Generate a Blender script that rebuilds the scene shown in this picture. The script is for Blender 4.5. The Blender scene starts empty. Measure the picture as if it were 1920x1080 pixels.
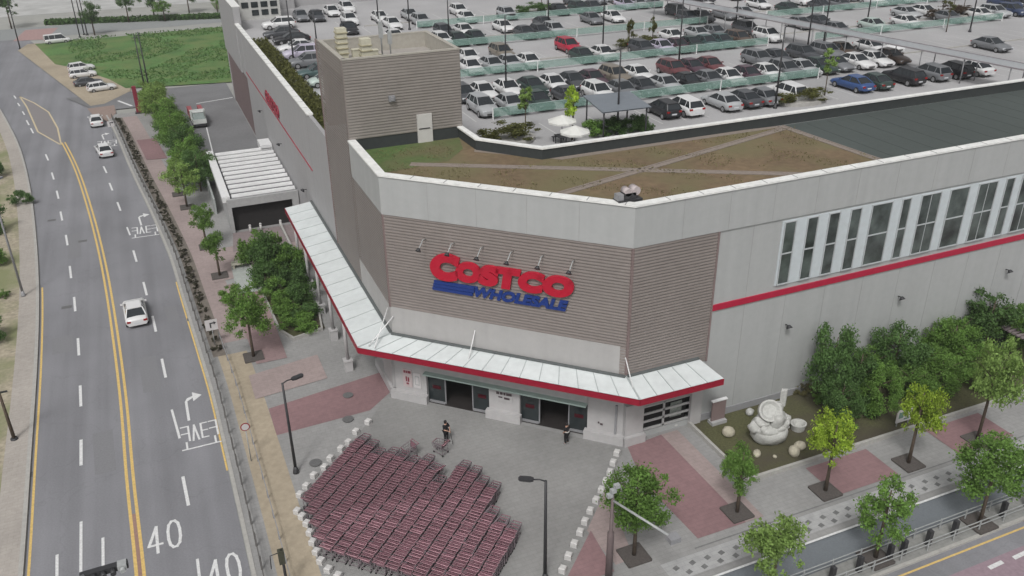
import bpy, bmesh, math, random
import numpy as np
from mathutils import Vector, Matrix
random.seed(7); RNG = np.random.default_rng(7)
R = math.radians
scene = bpy.context.scene
COL = scene.collection
# ------------------------------------------------------------------ camera
HC = 36.0
F, PITCH, ROLL, YAW = 1618.556, R(26.8085), R(-.73926), R(22.7066)
_cy, _sy = math.cos(YAW), math.sin(YAW)
FW = np.array([_sy*math.cos(PITCH), _cy*math.cos(PITCH), -math.sin(PITCH)])
_r = np.array([_cy, -_sy, 0.]); _u = np.cross(_r, FW)
RT = _r*math.cos(ROLL) + _u*math.sin(ROLL); UP = -_r*math.sin(ROLL) + _u*math.cos(ROLL)
cd = bpy.data.cameras.new('camera'); cam = bpy.data.objects.new('camera', cd); COL.objects.link(cam)
cd.sensor_width = 36; cd.lens = F/1920*36; cd.clip_end = 4000; cd.clip_start = .5
m = Matrix.Identity(4)
for i in range(3):
    m[i][0], m[i][1], m[i][2] = RT[i], UP[i], -FW[i]
m[2][3] = HC
cam.matrix_world = m
scene.camera = cam
# ------------------------------------------------------------------ sky, sun, exposure
world = bpy.data.worlds.new("World"); scene.world = world; world.use_nodes = True
nt = world.node_tree; bg = nt.nodes['Background']
sky = nt.nodes.new('ShaderNodeTexSky'); sky.sky_type = 'NISHITA'; sky.sun_disc = False
SUN_EL, SUN_AZ = R(52), R(215)
sky.sun_elevation = SUN_EL; sky.sun_rotation = SUN_AZ
sky.air_density = 1.0; sky.dust_density = 6.0; sky.ozone_density = 1.0
hs = nt.nodes.new('ShaderNodeHueSaturation'); hs.inputs['Saturation'].default_value = .08
nt.links.new(sky.outputs[0], hs.inputs['Color']); nt.links.new(hs.outputs[0], bg.inputs[0])
bg.inputs[1].default_value = .115
sd = bpy.data.lights.new('sun', 'SUN'); sd.energy = 1.5; sd.angle = R(11); sd.color = (1, .985, .96)
sun = bpy.data.objects.new('sun', sd); COL.objects.link(sun)
sdir = Vector((math.sin(SUN_AZ)*math.cos(SUN_EL), math.cos(SUN_AZ)*math.cos(SUN_EL), math.sin(SUN_EL)))
sun.rotation_euler = sdir.to_track_quat('Z', 'Y').to_euler()
sun.location = (0, 0, 120)
scene.view_settings.view_transform = 'Standard'; scene.view_settings.look = 'None'
scene.view_settings.gamma = 1; scene.view_settings.exposure = -.04
# ------------------------------------------------------------------ pixel -> place helpers
def ray(x, y): return FW*F + RT*(x-960) - UP*(y-540)
def at(x, y, z=0.):
    d = ray(x, y); t = (z-HC)/d[2]; return (float(d[0]*t), float(d[1]*t))
def x_at(px, Y, z):                      # world x on the line y=Y, height z seen in picture column px
    a = px-960
    base = np.array([0, Y, z-HC]); ex = np.array([1., 0, 0])
    return float((a*(base@FW) - F*(base@RT)) / (F*(ex@RT) - a*(ex@FW)))
# ------------------------------------------------------------------ materials
MATS = {}
def mat(name, col, rough=.8, var=.12, scale=3., metal=0., bump=0., kind=None, alpha=None, spec=.4, var2=0., scale2=.15, objrand=0.):
    if name in MATS: return MATS[name]
    M = bpy.data.materials.new(name); M.use_nodes = True; n = M.node_tree.nodes; l = M.node_tree.links
    b = n['Principled BSDF']; b.inputs['Roughness'].default_value = rough; b.inputs['Metallic'].default_value = metal
    b.inputs['Specular IOR Level'].default_value = spec
    g = n.new('ShaderNodeNewGeometry')
    no = n.new('ShaderNodeTexNoise'); no.inputs['Scale'].default_value = scale; no.inputs['Detail'].default_value = 4
    l.new(g.outputs['Position'], no.inputs['Vector'])
    mr = n.new('ShaderNodeMapRange'); mr.inputs['From Min'].default_value = .3; mr.inputs['From Max'].default_value = .7
    mr.inputs['To Min'].default_value = 1-var; mr.inputs['To Max'].default_value = 1+var
    l.new(no.outputs['Fac'], mr.inputs['Value'])
    val = mr.outputs[0]
    if var2:
        n2 = n.new('ShaderNodeTexNoise'); n2.inputs['Scale'].default_value = scale2; n2.inputs['Detail'].default_value = 3
        l.new(g.outputs['Position'], n2.inputs['Vector'])
        m2 = n.new('ShaderNodeMapRange'); m2.inputs['From Min'].default_value = .3; m2.inputs['From Max'].default_value = .7
        m2.inputs['To Min'].default_value = 1-var2; m2.inputs['To Max'].default_value = 1+var2
        l.new(n2.outputs['Fac'], m2.inputs['Value'])
        mm = n.new('ShaderNodeMath'); mm.operation = 'MULTIPLY'; l.new(val, mm.inputs[0]); l.new(m2.outputs[0], mm.inputs[1]); val = mm.outputs[0]
    if objrand:
        oi = n.new('ShaderNodeObjectInfo'); m3 = n.new('ShaderNodeMapRange')
        m3.inputs['To Min'].default_value = 1-objrand; m3.inputs['To Max'].default_value = 1+objrand
        l.new(oi.outputs['Random'], m3.inputs['Value'])
        mm = n.new('ShaderNodeMath'); mm.operation = 'MULTIPLY'; l.new(val, mm.inputs[0]); l.new(m3.outputs[0], mm.inputs[1]); val = mm.outputs[0]
    vm = n.new('ShaderNodeVectorMath'); vm.operation = 'SCALE'; vm.inputs[0].default_value = col[:3]
    l.new(val, vm.inputs['Scale']); out = vm.outputs[0]
    if kind == 'paver':                  # joint lines of square pavers, world aligned
        br = n.new('ShaderNodeTexBrick'); br.inputs['Scale'].default_value = 1.
        br.inputs['Color1'].default_value = (1, 1, 1, 1); br.inputs['Color2'].default_value = (.96, .96, .96, 1)
        br.inputs['Mortar'].default_value = (.87, .87, .87, 1); br.inputs['Mortar Size'].default_value = .018
        br.inputs['Brick Width'].default_value = .6; br.inputs['Row Height'].default_value = .3
        l.new(g.outputs['Position'], br.inputs['Vector'])
        mx = n.new('ShaderNodeVectorMath'); mx.operation = 'MULTIPLY'; l.new(out, mx.inputs[0]); l.new(br.outputs['Color'], mx.inputs[1]); out = mx.outputs[0]
    if kind == 'wear':                   # wheel tracks and long stains running along the road
        for sc, a_, c_ in (((.75, .015, 1), .9, 1.08), ((.35, .08, 1), .93, 1.06)):
            mp = n.new('ShaderNodeMapping'); mp.inputs['Scale'].default_value = sc; mp.inputs['Rotation'].default_value = (0, 0, .04)
            l.new(g.outputs['Position'], mp.inputs['Vector'])
            ns = n.new('ShaderNodeTexNoise'); ns.inputs['Scale'].default_value = 1.; ns.inputs['Detail'].default_value = 6; l.new(mp.outputs[0], ns.inputs['Vector'])
            ms = n.new('ShaderNodeMapRange'); ms.inputs['From Min'].default_value = .35; ms.inputs['From Max'].default_value = .65
            ms.inputs['To Min'].default_value = a_; ms.inputs['To Max'].default_value = c_; l.new(ns.outputs['Fac'], ms.inputs['Value'])
            mx = n.new('ShaderNodeVectorMath'); mx.operation = 'SCALE'; l.new(out, mx.inputs[0]); l.new(ms.outputs[0], mx.inputs['Scale']); out = mx.outputs[0]
        vo = n.new('ShaderNodeTexVoronoi'); vo.feature = 'DISTANCE_TO_EDGE'; vo.inputs['Scale'].default_value = .16
        wn = n.new('ShaderNodeTexNoise'); wn.inputs['Scale'].default_value = .8; l.new(g.outputs['Position'], wn.inputs['Vector'])
        ad = n.new('ShaderNodeVectorMath'); ad.operation = 'ADD'; l.new(g.outputs['Position'], ad.inputs[0]); sc_ = n.new('ShaderNodeVectorMath'); sc_.operation = 'SCALE'; l.new(wn.outputs['Color'], sc_.inputs[0]); sc_.inputs['Scale'].default_value = 2.; l.new(sc_.outputs[0], ad.inputs[1]); l.new(ad.outputs[0], vo.inputs['Vector'])
        mc = n.new('ShaderNodeMapRange'); mc.inputs['From Min'].default_value = .0; mc.inputs['From Max'].default_value = .012; mc.inputs['To Min'].default_value = .92; mc.inputs['To Max'].default_value = 1.; l.new(vo.outputs['Distance'], mc.inputs['Value'])
        mx = n.new('ShaderNodeVectorMath'); mx.operation = 'SCALE'; l.new(out, mx.inputs[0]); l.new(mc.outputs[0], mx.inputs['Scale']); out = mx.outputs[0]
    if kind == 'streak':                 # faint rain streaks running down a wall
        mp = n.new('ShaderNodeMapping'); mp.inputs['Scale'].default_value = (1.6, 1.6, .06)
        l.new(g.outputs['Position'], mp.inputs['Vector'])
        ns = n.new('ShaderNodeTexNoise'); ns.inputs['Scale'].default_value = 1.; ns.inputs['Detail'].default_value = 5; l.new(mp.outputs[0], ns.inputs['Vector'])
        ms = n.new('ShaderNodeMapRange'); ms.inputs['From Min'].default_value = .35; ms.inputs['From Max'].default_value = .75
        ms.inputs['To Min'].default_value = 1.02; ms.inputs['To Max'].default_value = .94; l.new(ns.outputs['Fac'], ms.inputs['Value'])
        mx = n.new('ShaderNodeVectorMath'); mx.operation = 'SCALE'; l.new(out, mx.inputs[0]); l.new(ms.outputs[0], mx.inputs['Scale']); out = mx.outputs[0]
    if kind == 'patch':                  # second colour in large patches (dry moss on green roof, worn grass)
        c2 = col[3:6]
        n4 = n.new('ShaderNodeTexNoise'); n4.inputs['Scale'].default_value = .22; n4.inputs['Detail'].default_value = 6
        l.new(g.outputs['Position'], n4.inputs['Vector'])
        m4 = n.new('ShaderNodeMapRange'); m4.inputs['From Min'].default_value = .42; m4.inputs['From Max'].default_value = .62; l.new(n4.outputs['Fac'], m4.inputs['Value'])
        mx = n.new('ShaderNodeMix'); mx.data_type = 'RGBA'; l.new(m4.outputs[0], mx.inputs['Factor'])
        l.new(out, mx.inputs[6]); mx.inputs[7].default_value = (*c2, 1); out = mx.outputs[2]
    l.new(out, b.inputs['Base Color'])
    if bump:
        bp = n.new('ShaderNodeBump'); bp.inputs['Strength'].default_value = bump; bp.inputs['Distance'].default_value = .05
        nb = n.new('ShaderNodeTexNoise'); nb.inputs['Scale'].default_value = scale*3; l.new(g.outputs['Position'], nb.inputs['Vector'])
        l.new(nb.outputs['Fac'], bp.inputs['Height']); l.new(bp.outputs[0], b.inputs['Normal'])
    if alpha is not None: b.inputs['Alpha'].default_value = alpha
    MATS[name] = M; return M
asphalt = mat('asphalt', (.2, .2, .214), .9, .07, 9, var2=.09, scale2=.12, bump=.2, kind='wear')
asph_cycle = mat('asphalt_cycle', (.15, .165, .18), .9, .07, 9, var2=.06, bump=.2)
deckm = mat('deck_concrete', (.35, .345, .35), .85, .06, 4, var2=.13, scale2=.1)
paint = mat('road_paint_white', (.62, .62, .62), .7, .14, 7)
yellowp = mat('road_paint_yellow', (.6, .42, .15), .7, .16, 6)
redasph = mat('red_asphalt', (.27, .17, .14), .9, .1, 5, var2=.08)
pave = mat('grey_pavers', (.265, .262, .258), .9, .07, 3, kind='paver', var2=.11, scale2=.18)
plazam = mat('plaza_pavers', (.245, .242, .236), .9, .06, 3, kind='paver', var2=.14, scale2=.16)
pavered = mat('red_pavers', (.235, .145, .15), .9, .08, 3, kind='paver', var2=.1)
pavepink = mat('pink_pavers', (.31, .25, .24), .9, .08, 3, kind='paver', var2=.1)
sand = mat('sandy_soil', (.33, .28, .21), .95, .1, 3, var2=.12, bump=.3)
kerbm = mat('kerb_stone', (.36, .35, .33), .85, .1, 4)
baseg = mat('far_ground', (.31, .31, .29), .95, .08, .3, var2=.12, scale2=.02)
soil = mat('garden_soil', (.085, .085, .04, .07, .06, .042), .95, .25, 6, kind='patch', bump=.4)
grassm = mat('field_grass', (.075, .155, .042, .12, .17, .055), .95, .3, 3, kind='patch', var2=.25, scale2=.12, bump=.5)
beige = mat('beige_render', (.365, .372, .37), .75, .03, 2, kind='streak')
beige_lo = mat('warm_grey_render', (.375, .366, .36), .75, .03, 2, kind='streak')
beige_side = mat('side_render', (.33, .325, .33), .75, .03, 2, kind='streak')
tan = mat('tan_siding', (.25, .218, .203), .6, .05, 2, var2=.05, scale2=.3)
tan_d = mat('brown_siding', (.2, .15, .145), .7, .05, 2)
white_m = mat('white_metal', (.66, .66, .66), .5, .05, 3, var2=.06)
capm = mat('white_coping', (.72, .72, .7), .5, .1, 2.5)
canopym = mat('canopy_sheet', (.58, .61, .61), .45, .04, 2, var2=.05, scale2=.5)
redm = mat('red_fascia', (.26, .009, .027), .45, .06, 3)
signred = mat('sign_red', (.42, .009, .03), .4, .04, 3)
signblue = mat('sign_blue', (.014, .038, .185), .4, .04, 3)
glassd = mat('dark_glass', (.022, .028, .03), .12, .2, 1.5, spec=.6)
winglass = mat('window_glass', (.065, .078, .073), .12, .6, .8, spec=.5)
dark = mat('dark_metal', (.035, .035, .038), .5, .1, 3)
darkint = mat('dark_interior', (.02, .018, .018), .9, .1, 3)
greym = mat('grey_metal', (.24, .24, .25), .5, .08, 4)
galv = mat('galvanised', (.33, .34, .34), .45, .1, 5)
concr = mat('concrete', (.33, .33, .33), .85, .08, 3, var2=.1)
greenroof = mat('roof_sedum', (.155, .11, .066, .145, .125, .065), .95, .18, 2.2, kind='patch', var2=.18, scale2=.13, bump=.5)
roofgrass = mat('roof_grass', (.075, .12, .035, .12, .11, .055), .95, .2, 3, kind='patch', bump=.5)
bitumen = mat('roof_membrane', (.062, .074, .07), .8, .05, 2, var2=.1, scale2=.1)
roofpath = mat('roof_path', (.225, .19, .165), .9, .1, 4)
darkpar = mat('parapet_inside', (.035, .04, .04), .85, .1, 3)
bark = mat('bark', (.09, .068, .05), .9, .2, 6, bump=.3)
tyre = mat('tyre', (.02, .02, .02), .85, .1, 5)
rimm = mat('rim', (.35, .35, .36), .4, .1, 5, metal=.6)
carglass = mat('car_glass', (.02, .024, .028), .08, .1, 2, spec=.7)
lampw = mat('head_lamp', (.6, .62, .64), .2, .05, 3)
lampr = mat('tail_lamp', (.28, .01, .01), .25, .05, 3)
stone = mat('white_granite', (.42, .42, .4), .8, .12, 8, bump=.3)
stonew = mat('bollard_stone', (.5, .49, .48), .8, .08, 8)
boulder = mat('boulder_stone', (.4, .37, .29), .9, .15, 5, bump=.4)
skin = mat('skin', (.42, .25, .18), .6, .05, 5)
black = mat('black_cloth', (.012, .012, .014), .9, .2, 20)
cream = mat('cream_metal', (.5, .48, .38), .6, .08, 3)
cartred = mat('cart_red_plastic', (.215, .105, .13), .6, .15, 9, objrand=.25)
cartpink = mat('cart_handle', (.3, .165, .19), .45, .1, 9, objrand=.3)
cartgrey = mat('cart_wire', (.2, .165, .18), .55, .15, 9, objrand=.2)
meshgreen = mat('green_glass', (.24, .38, .33), .35, .06, 3, alpha=.45)
cloudy = mat('grey_glass', (.4, .42, .44), .3, .05, 3, alpha=.6)
parasolm = mat('parasol_cloth', (.6, .6, .57), .8, .06, 3)
leafg = {}
def leafmat(name, c, v=.35):
    M = mat(name, c, .65, v, 1.6, spec=.25, objrand=.12)
    if 'done' not in M:
        n = M.node_tree.nodes; l = M.node_tree.links; b = n['Principled BSDF']
        tr = n.new('ShaderNodeBsdfTranslucent'); mx = n.new('ShaderNodeMixShader'); mx.inputs[0].default_value = .32
        l.new(b.inputs['Base Color'].links[0].from_socket, tr.inputs[0])
        l.new(b.outputs[0], mx.inputs[1]); l.new(tr.outputs[0], mx.inputs[2]); l.new(mx.outputs[0], n['Material Output'].inputs[0]); M['done'] = 1
    return M
LEAF_MID = leafmat('leaves_mid', (.14, .25, .055))
LEAF_LIME = leafmat('leaves_lime', (.3, .42, .05))
LEAF_DARK = leafmat('leaves_dark', (.09, .165, .05))
LEAF_PALE = leafmat('leaves_pale', (.22, .33, .09))
LEAF_GRASS = leafmat('leaves_field', (.085, .165, .045), .3)
# ------------------------------------------------------------------ object helpers
class MB:
    """collects faces for one mesh object"""
    def __init__(s): s.v = []; s.f = []; s.mi = []; s.sm = []
    def face(s, pts, mi=0, sm=False):
        i = len(s.v); s.v += [tuple(map(float, p)) for p in pts]; s.f.append(list(range(i, i+len(pts)))); s.mi.append(mi); s.sm.append(sm)
    def box(s, a, b, mi=0, M=None):
        x0, y0, z0 = a; x1, y1, z1 = b
        P = [(x0,y0,z0),(x1,y0,z0),(x1,y1,z0),(x0,y1,z0),(x0,y0,z1),(x1,y0,z1),(x1,y1,z1),(x0,y1,z1)]
        if M is not None: P = [tuple(M @ Vector(p)) for p in P]
        i = len(s.v); s.v += P
        for q in ((3,2,1,0),(4,5,6,7),(0,1,5,4),(1,2,6,5),(2,3,7,6),(3,0,4,7)): s.f.append([i+k for k in q]); s.mi.append(mi); s.sm.append(False)
    def bar(s, p, q, w, h=None, mi=0):          # rectangular bar from p to q
        p, q = Vector(p), Vector(q); h = h or w; d = (q-p)
        if d.length < 1e-6: return
        L = d.length; M = Matrix.Translation(p) @ d.to_track_quat('X', 'Z').to_matrix().to_4x4()
        s.box((0, -w/2, -h/2), (L, w/2, h/2), mi, M)
    def tube(s, pts, rad, n=8, mi=0, cap=True):
        rs = rad if hasattr(rad, '__len__') else [rad]*len(pts)
        pts = [Vector(p) for p in pts]; rings = []
        for k, p in enumerate(pts):
            d = (pts[min(k+1, len(pts)-1)] - pts[max(k-1, 0)]).normalized()
            q = d.to_track_quat('Z', 'Y'); i = len(s.v); rings.append(i)
            for j in range(n):
                a = 2*math.pi*j/n; s.v.append(tuple(p + q @ Vector((math.cos(a)*rs[k], math.sin(a)*rs[k], 0))))
        for k in range(len(pts)-1):
            for j in range(n):
                s.f.append([rings[k]+j, rings[k]+(j+1) % n, rings[k+1]+(j+1) % n, rings[k+1]+j]); s.mi.append(mi); s.sm.append(True)
        if cap:
            s.f.append([rings[0]+j for j in range(n)][::-1]); s.mi.append(mi); s.sm.append(False)
            s.f.append([rings[-1]+j for j in range(n)]); s.mi.append(mi); s.sm.append(False)
    def prism(s, poly, z0, z1, mi=0, bottom=True):
        A = sum(poly[i][0]*poly[(i+1) % len(poly)][1]-poly[(i+1) % len(poly)][0]*poly[i][1] for i in range(len(poly)))
        if A < 0: poly = poly[::-1]
        n = len(poly); s.face([(*p, z1) for p in poly], mi)
        if bottom: s.face([(*p, z0) for p in poly][::-1], mi)
        for i in range(n):
            a, b = poly[i], poly[(i+1) % n]; s.face([(*a, z0), (*b, z0), (*b, z1), (*a, z1)], mi)
    def build(s, name, mats, parent=None, loc=None):
        me = bpy.data.meshes.new(name); me.from_pydata(s.v, [], s.f)
        if not isinstance(mats, (list, tuple)): mats = [mats]
        for M in mats: me.materials.append(M)
        me.polygons.foreach_set('material_index', s.mi); me.polygons.foreach_set('use_smooth', s.sm); me.update()
        o = bpy.data.objects.new(name, me); COL.objects.link(o)
        if parent is not None: o.parent = parent
        if loc: o.location = loc
        return o
def tag(o, label, cat, group=None, kind=None):
    if label: o['label'] = label
    if cat: o['category'] = cat
    if group: o['group'] = group
    if kind: o['kind'] = kind
    return o
def struct(o): o['kind'] = 'structure'; return o
def empty(name, loc, rz=0.):
    o = bpy.data.objects.new(name, None); o.empty_display_size = .5; o.location = loc; o.rotation_euler = (0, 0, rz); COL.objects.link(o); return o
def kids(o): return [c for c in CH.get(o, [])]
CH = {}
def reg(root, *parts):
    CH.setdefault(root, []).extend(parts); return root
def copy_tree(o, parent=None):
    c = o.copy(); COL.objects.link(c)
    if parent is not None: c.parent = parent
    for ch in CH.get(o, []):
        k = copy_tree(ch, c); CH.setdefault(c, []).append(k)
    return c
def part(mb, name, mats, root):
    o = mb.build(name, mats, root); reg(root, o); return o
ORD = ['first','second','third','fourth','fifth','sixth','seventh','eighth','ninth','tenth','eleventh','twelfth','thirteenth','fourteenth','fifteenth','sixteenth','seventeenth','eighteenth','nineteenth','twentieth']
TENS = {20:'twenty',30:'thirty',40:'forty',50:'fifty',60:'sixty',70:'seventy',80:'eighty',90:'ninety'}
TENTH = {20:'twentieth',30:'thirtieth',40:'fortieth',50:'fiftieth',60:'sixtieth',70:'seventieth',80:'eightieth',90:'ninetieth'}
def ordn(i):                       # 0 -> first
    n = i+1
    if n <= 20: return ORD[n-1]
    if n % 10 == 0: return TENTH[n]
    return TENS[n//10*10]+'-'+ORD[n % 10-1]
# ------------------------------------------------------------------ ground and roads
ys_c = [25, 41.4, 50.5, 60, 70.3, 86.6, 104.5, 123.3, 134.5, 153, 170, 190, 215, 235]
xs_c = [-5.4, -5.5, -5.8, -6.0, -6.4, -7.3, -8.8, -10.9, -12.6, -15.8, -19.2, -23.6, -29.5, -34.5]
ys_r = [25, 42.6, 52.3, 58.7, 65.7, 76.2, 85.2, 96.2, 114.3, 138.7, 150, 170, 190, 215, 235]
xs_r = [.2, .2, .1, 0, -.3, -.8, -1.2, -2.1, -3.9, -6.1, -7.4, -10.8, -15.2, -20.6, -25.5]
ys_l = [25, 44, 55.6, 67.4, 81.5, 98.3, 117.7, 132.9, 148.7, 170, 190, 215, 235]
xs_l = [-11.4, -11.5, -11.8, -12.1, -12.7, -13.9, -15.8, -17.8, -20.6, -25, -29.5, -35.5, -40.5]
def spl(ys, xs):
    ys, xs = np.array(ys, float), np.array(xs, float)
    g = np.gradient(xs, ys)
    def f(y):
        y = min(max(y, ys[0]), ys[-1]); k = int(min(np.searchsorted(ys, y, 'right')-1, len(ys)-2)); h = ys[k+1]-ys[k]; t = (y-ys[k])/h
        return float((2*t**3-3*t*t+1)*xs[k]+(t**3-2*t*t+t)*h*g[k]+(-2*t**3+3*t*t)*xs[k+1]+(t**3-t*t)*h*g[k+1])
    return f
fc, fr, fl = spl(ys_c, xs_c), spl(ys_r, xs_r), spl(ys_l, xs_l)
def strip(f, y0, y1, o0, o1, z, step=1.5, z0=None):
    """band between offsets o0,o1 from curve f"""
    mb = MB(); n = max(2, int((y1-y0)/step)+1); Y = np.linspace(y0, y1, n)
    f0 = f if not isinstance(f, tuple) else f[0]; f1 = f if not isinstance(f, tuple) else f[1]
    for a, b in zip(Y[:-1], Y[1:]):
        mb.face([(f0(a)+o0, a, z), (f1(a)+o1, a, z), (f1(b)+o1, b, z), (f0(b)+o0, b, z)])
        if z0 is not None:
            mb.face([(f0(a)+o0, a, z0), (f0(a)+o0, a, z), (f0(b)+o0, b, z), (f0(b)+o0, b, z0)])
            mb.face([(f1(a)+o1, a, z), (f1(a)+o1, a, z0), (f1(b)+o1, b, z0), (f1(b)+o1, b, z)])
    return mb
b = MB(); b.face([(-900, -200, -.02), (1500, -200, -.02), (1500, 1800, -.02), (-900, 1800, -.02)])
struct(b.build('ground', baseg))
mb = strip((fl, fr), 20, 235, 0, 0, 0.); struct(mb.build('main_road', asphalt))
S = .12
# pavement slab on the shop side, follows the road edge
def poly_strip_right():
    mb = MB(); Y = np.linspace(24, 146.5, 80)
    for a, b in zip(Y[:-1], Y[1:]):
        x1a = 13.2 if a > 52 else 13.2
        mb.face([(fr(a)+.25, a, S), (13.2, a, S), (13.2, b, S), (fr(b)+.25, b, S)])
    mb.face([(13.2, 28.4, S), (170, 28.4, S), (170, 60, S), (13.2, 60, S)])
    return mb
struct(poly_strip_right().build('pavement', pave))
struct(strip(fr, 24, 146.5, .05, .28, S+.03, z0=-.01).build('kerb', kerbm))
struct(strip(fl, 24, 235, -.3, -.05, S+.03, z0=-.01).build('kerb', kerbm))
struct(strip(fl, 24, 235, -1.7, -.3, S).build('left_pavement', mat('left_pavers', (.36, .33, .3), .9, .08, 3, kind='paver', var2=.1)))
struct(strip(fl, 24, 235, -30, -1.7, S-.01).build('verge', mat('verge_grass', (.33, .29, .22, .2, .21, .11), .95, .25, 3, kind='patch', bump=.4)))
# sandy strip + planting strip beside the road
struct(strip(fr, 64, 144, 1.0, 2.1, S+.004).build('planting_strip', mat('strip_soil', (.16, .14, .12), .95, .15, 4)))
struct(strip(fr, 30, 64, 1.35, 3.6, S+.005).build('sandy_path', sand))
struct(strip(fr, 66, 144, 2.1, 4.2, S+.004).build('pink_path', pavepink))
# cycle lane, verge strip and right road
def rect(name, x0, y0, x1, y1, z, m, kind=True):
    b = MB(); b.face([(x0,y0,z),(x1,y0,z),(x1,y1,z),(x0,y1,z)]); o = b.build(name, m)
    if kind: struct(o)
    return o
rect('cycle_lane', 15, 26.35, 170, 28.4, 0.03, asph_cycle)
rect('cycle_lane_line', 15, 28.28, 170, 28.42, S+.008, paint)
b = MB(); b.box((15, 24.95, -.01), (170, 26.35, S)); struct(b.build('verge_strip', mat('verge_blocks', (.24, .24, .23), .9, .12, 3, kind='paver')))
b = MB(); b.box((15, 24.75, -.01), (170, 24.95, S+.03)); struct(b.build('kerb', kerbm))
rect('cross_road', 15, 5, 170, 24.75, 0.0, asphalt)
rect('yellow_edge_line', 15, 24.3, 170, 24.42, .004, yellowp)
b = MB()
for x in (38.2, 40.1, 42.3, 44.6): b.face([(x, 22.7, .008), (x+1.1, 22.75, .008), (x+1.1, 23.0, .008), (x, 22.95, .008)])
struct(b.build('road_marks', paint))
rect('red_lane', 30, 21.2, 170, 23.3, .004, mat('mauve_lane', (.27, .2, .23), .9, .1, 4))
rect('block_band', 21.5, 28.9, 170, 30.3, S+.004, mat('block_band', (.36, .36, .36), .9, .1, 2, kind='paver'))
rect('path_edge', 24, 30.55, 170, 30.65, S+.006, mat('path_edge', (.17, .17, .17), .9, .1, 3))
b = MB()
x = 22.2
while x < 62:
    for yy, o in ((29.72, 0), (29.2, .55)):
        xx = x+o+random.uniform(-.08, .08); c, sn = math.cos(.3), math.sin(.3)
        b.face([(xx+u*c-v*sn, yy+u*sn+v*c, S+.009) for u, v in ((-.17,-.14),(.17,-.14),(.17,.14),(-.17,.14))])
    x += 1.02
struct(b.build('dark_paver_dots', mat('dark_paver', (.15, .15, .15), .9, .2, 5)))
# plaza floor
b = MB(); b.face([(x_, y_, S+.005) for x_, y_ in ((4.0, 43.3), (4.0, 20), (8, 20), (24.9, 40.4), (12.7, 52.8), (11.6, 52.4))])
struct(b.build('plaza', plazam))
# coloured paving fields
QZ = [0]
def quad(name, pts, m, z=None):
    if z is None: QZ[0] += 1; z = S+.006+.0035*QZ[0]
    b = MB(); b.face([(p[0], p[1], z) for p in pts]); return struct(b.build(name, m))
quad('red_paving', [(3.7,51.4),(10.4,51.7),(12.4,53.4),(12.6,56.4),(3.7,54.9)], pavered)
quad('red_paving', [(25.2,40.4),(28.0,40.7),(28.0,31.2),(24.6,31.2),(24.3,37.0)], pavered)
quad('pink_paving', [(28.0,40.7),(29.3,40.7),(29.3,31.2),(28.0,31.2)], pavepink)
quad('pink_paving', [(19.0,34.4),(21.8,37.2),(20.4,31.3),(19.2,31.3)], pavepink)
quad('red_paving', [(19.2,34.3),(15.6,30.9),(18.9,30.9)], pavered)
for x0 in (34.6, 44.8, 55): quad('red_paving', [(x0,30.9),(x0+5.0,30.9),(x0+5.0,33.8),(x0,33.8)], pavered)
quad('pink_paving', [(3.0,56.5),(8.5,57.2),(8.5,61),(3.0,60)], pavepink)
quad('red_paving', [(3.8,61.5),(6.2,61.5),(6.2,77),(3.4,77)], mat('red_pavers_pale', (.27, .19, .19), .9, .08, 3, kind='paver', var2=.1))
quad('pink_paving', [(2.2,78),(12,79),(12,86),(2.6,86)], pavepink)
quad('red_paving', [(4.8,84.5),(12.3,84.5),(12.3,89.5),(5.4,89.5)], mat('brown_pavers', (.22, .18, .18), .9, .08, 3, kind='paver', var2=.1))
quad('red_paving', [(-2.0,120),(.6,119.5),(-.4,130),(-2.9,130)], pavered)
quad('light_paving', [(4.0,74.5),(7.0,74.5),(7.0,81),(4.2,81)], mat('light_pavers', (.34, .36, .34), .9, .08, 3, kind='paver', var2=.1))
# loading yard and side road
quad('loading_yard', [(3.9,106),(12.8,106),(12.8,160.5),(-13,161),(-8.0,149.5),(-.9,149.5),(1.2,146.5),(3.2,128)], mat('yard_asphalt', (.165, .165, .17), .9, .08, 4, var2=.12), S+.01)
quad('yard_line', [(5.95,108.8),(6.1,108.8),(6.9,132.5),(6.75,132.5)], paint, S+.016)
quad('yard_line', [(6.7,147.5),(12.6,149.0),(12.6,149.3),(6.7,147.8)], paint, S+.016)
quad('yard_line', [(-5.2,155.2),(-3.2,150.6),(-2.8,150.7),(-4.8,155.3)], paint, S+.016)
quad('crossing_box', [(-9.6,152),(-5.6,152.5),(-5.4,147.2),(-6.6,142.5),(-8.3,145)], mat('box_asphalt', (.25,.19,.165), .9, .1, 4), S+.014)
b = strip(fc, 134, 175, -.2, .2, .006)
isl = [at(115,272), at(71,247), at(50,200), at(37,181), at(64,193), at(91,210), at(108,240)]
quad('painted_island', isl, mat('island_asphalt', (.21,.195,.195), .9, .1, 4), .004)
b = MB()
for p, q in zip(isl, isl[1:]+isl[:1]): b.bar((*p, .006), (*q, .006), .22, .004)
struct(b.build('island_outline', mat('pale_yellow_paint', (.5, .42, .28), .8, .1, 5)))
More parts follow.
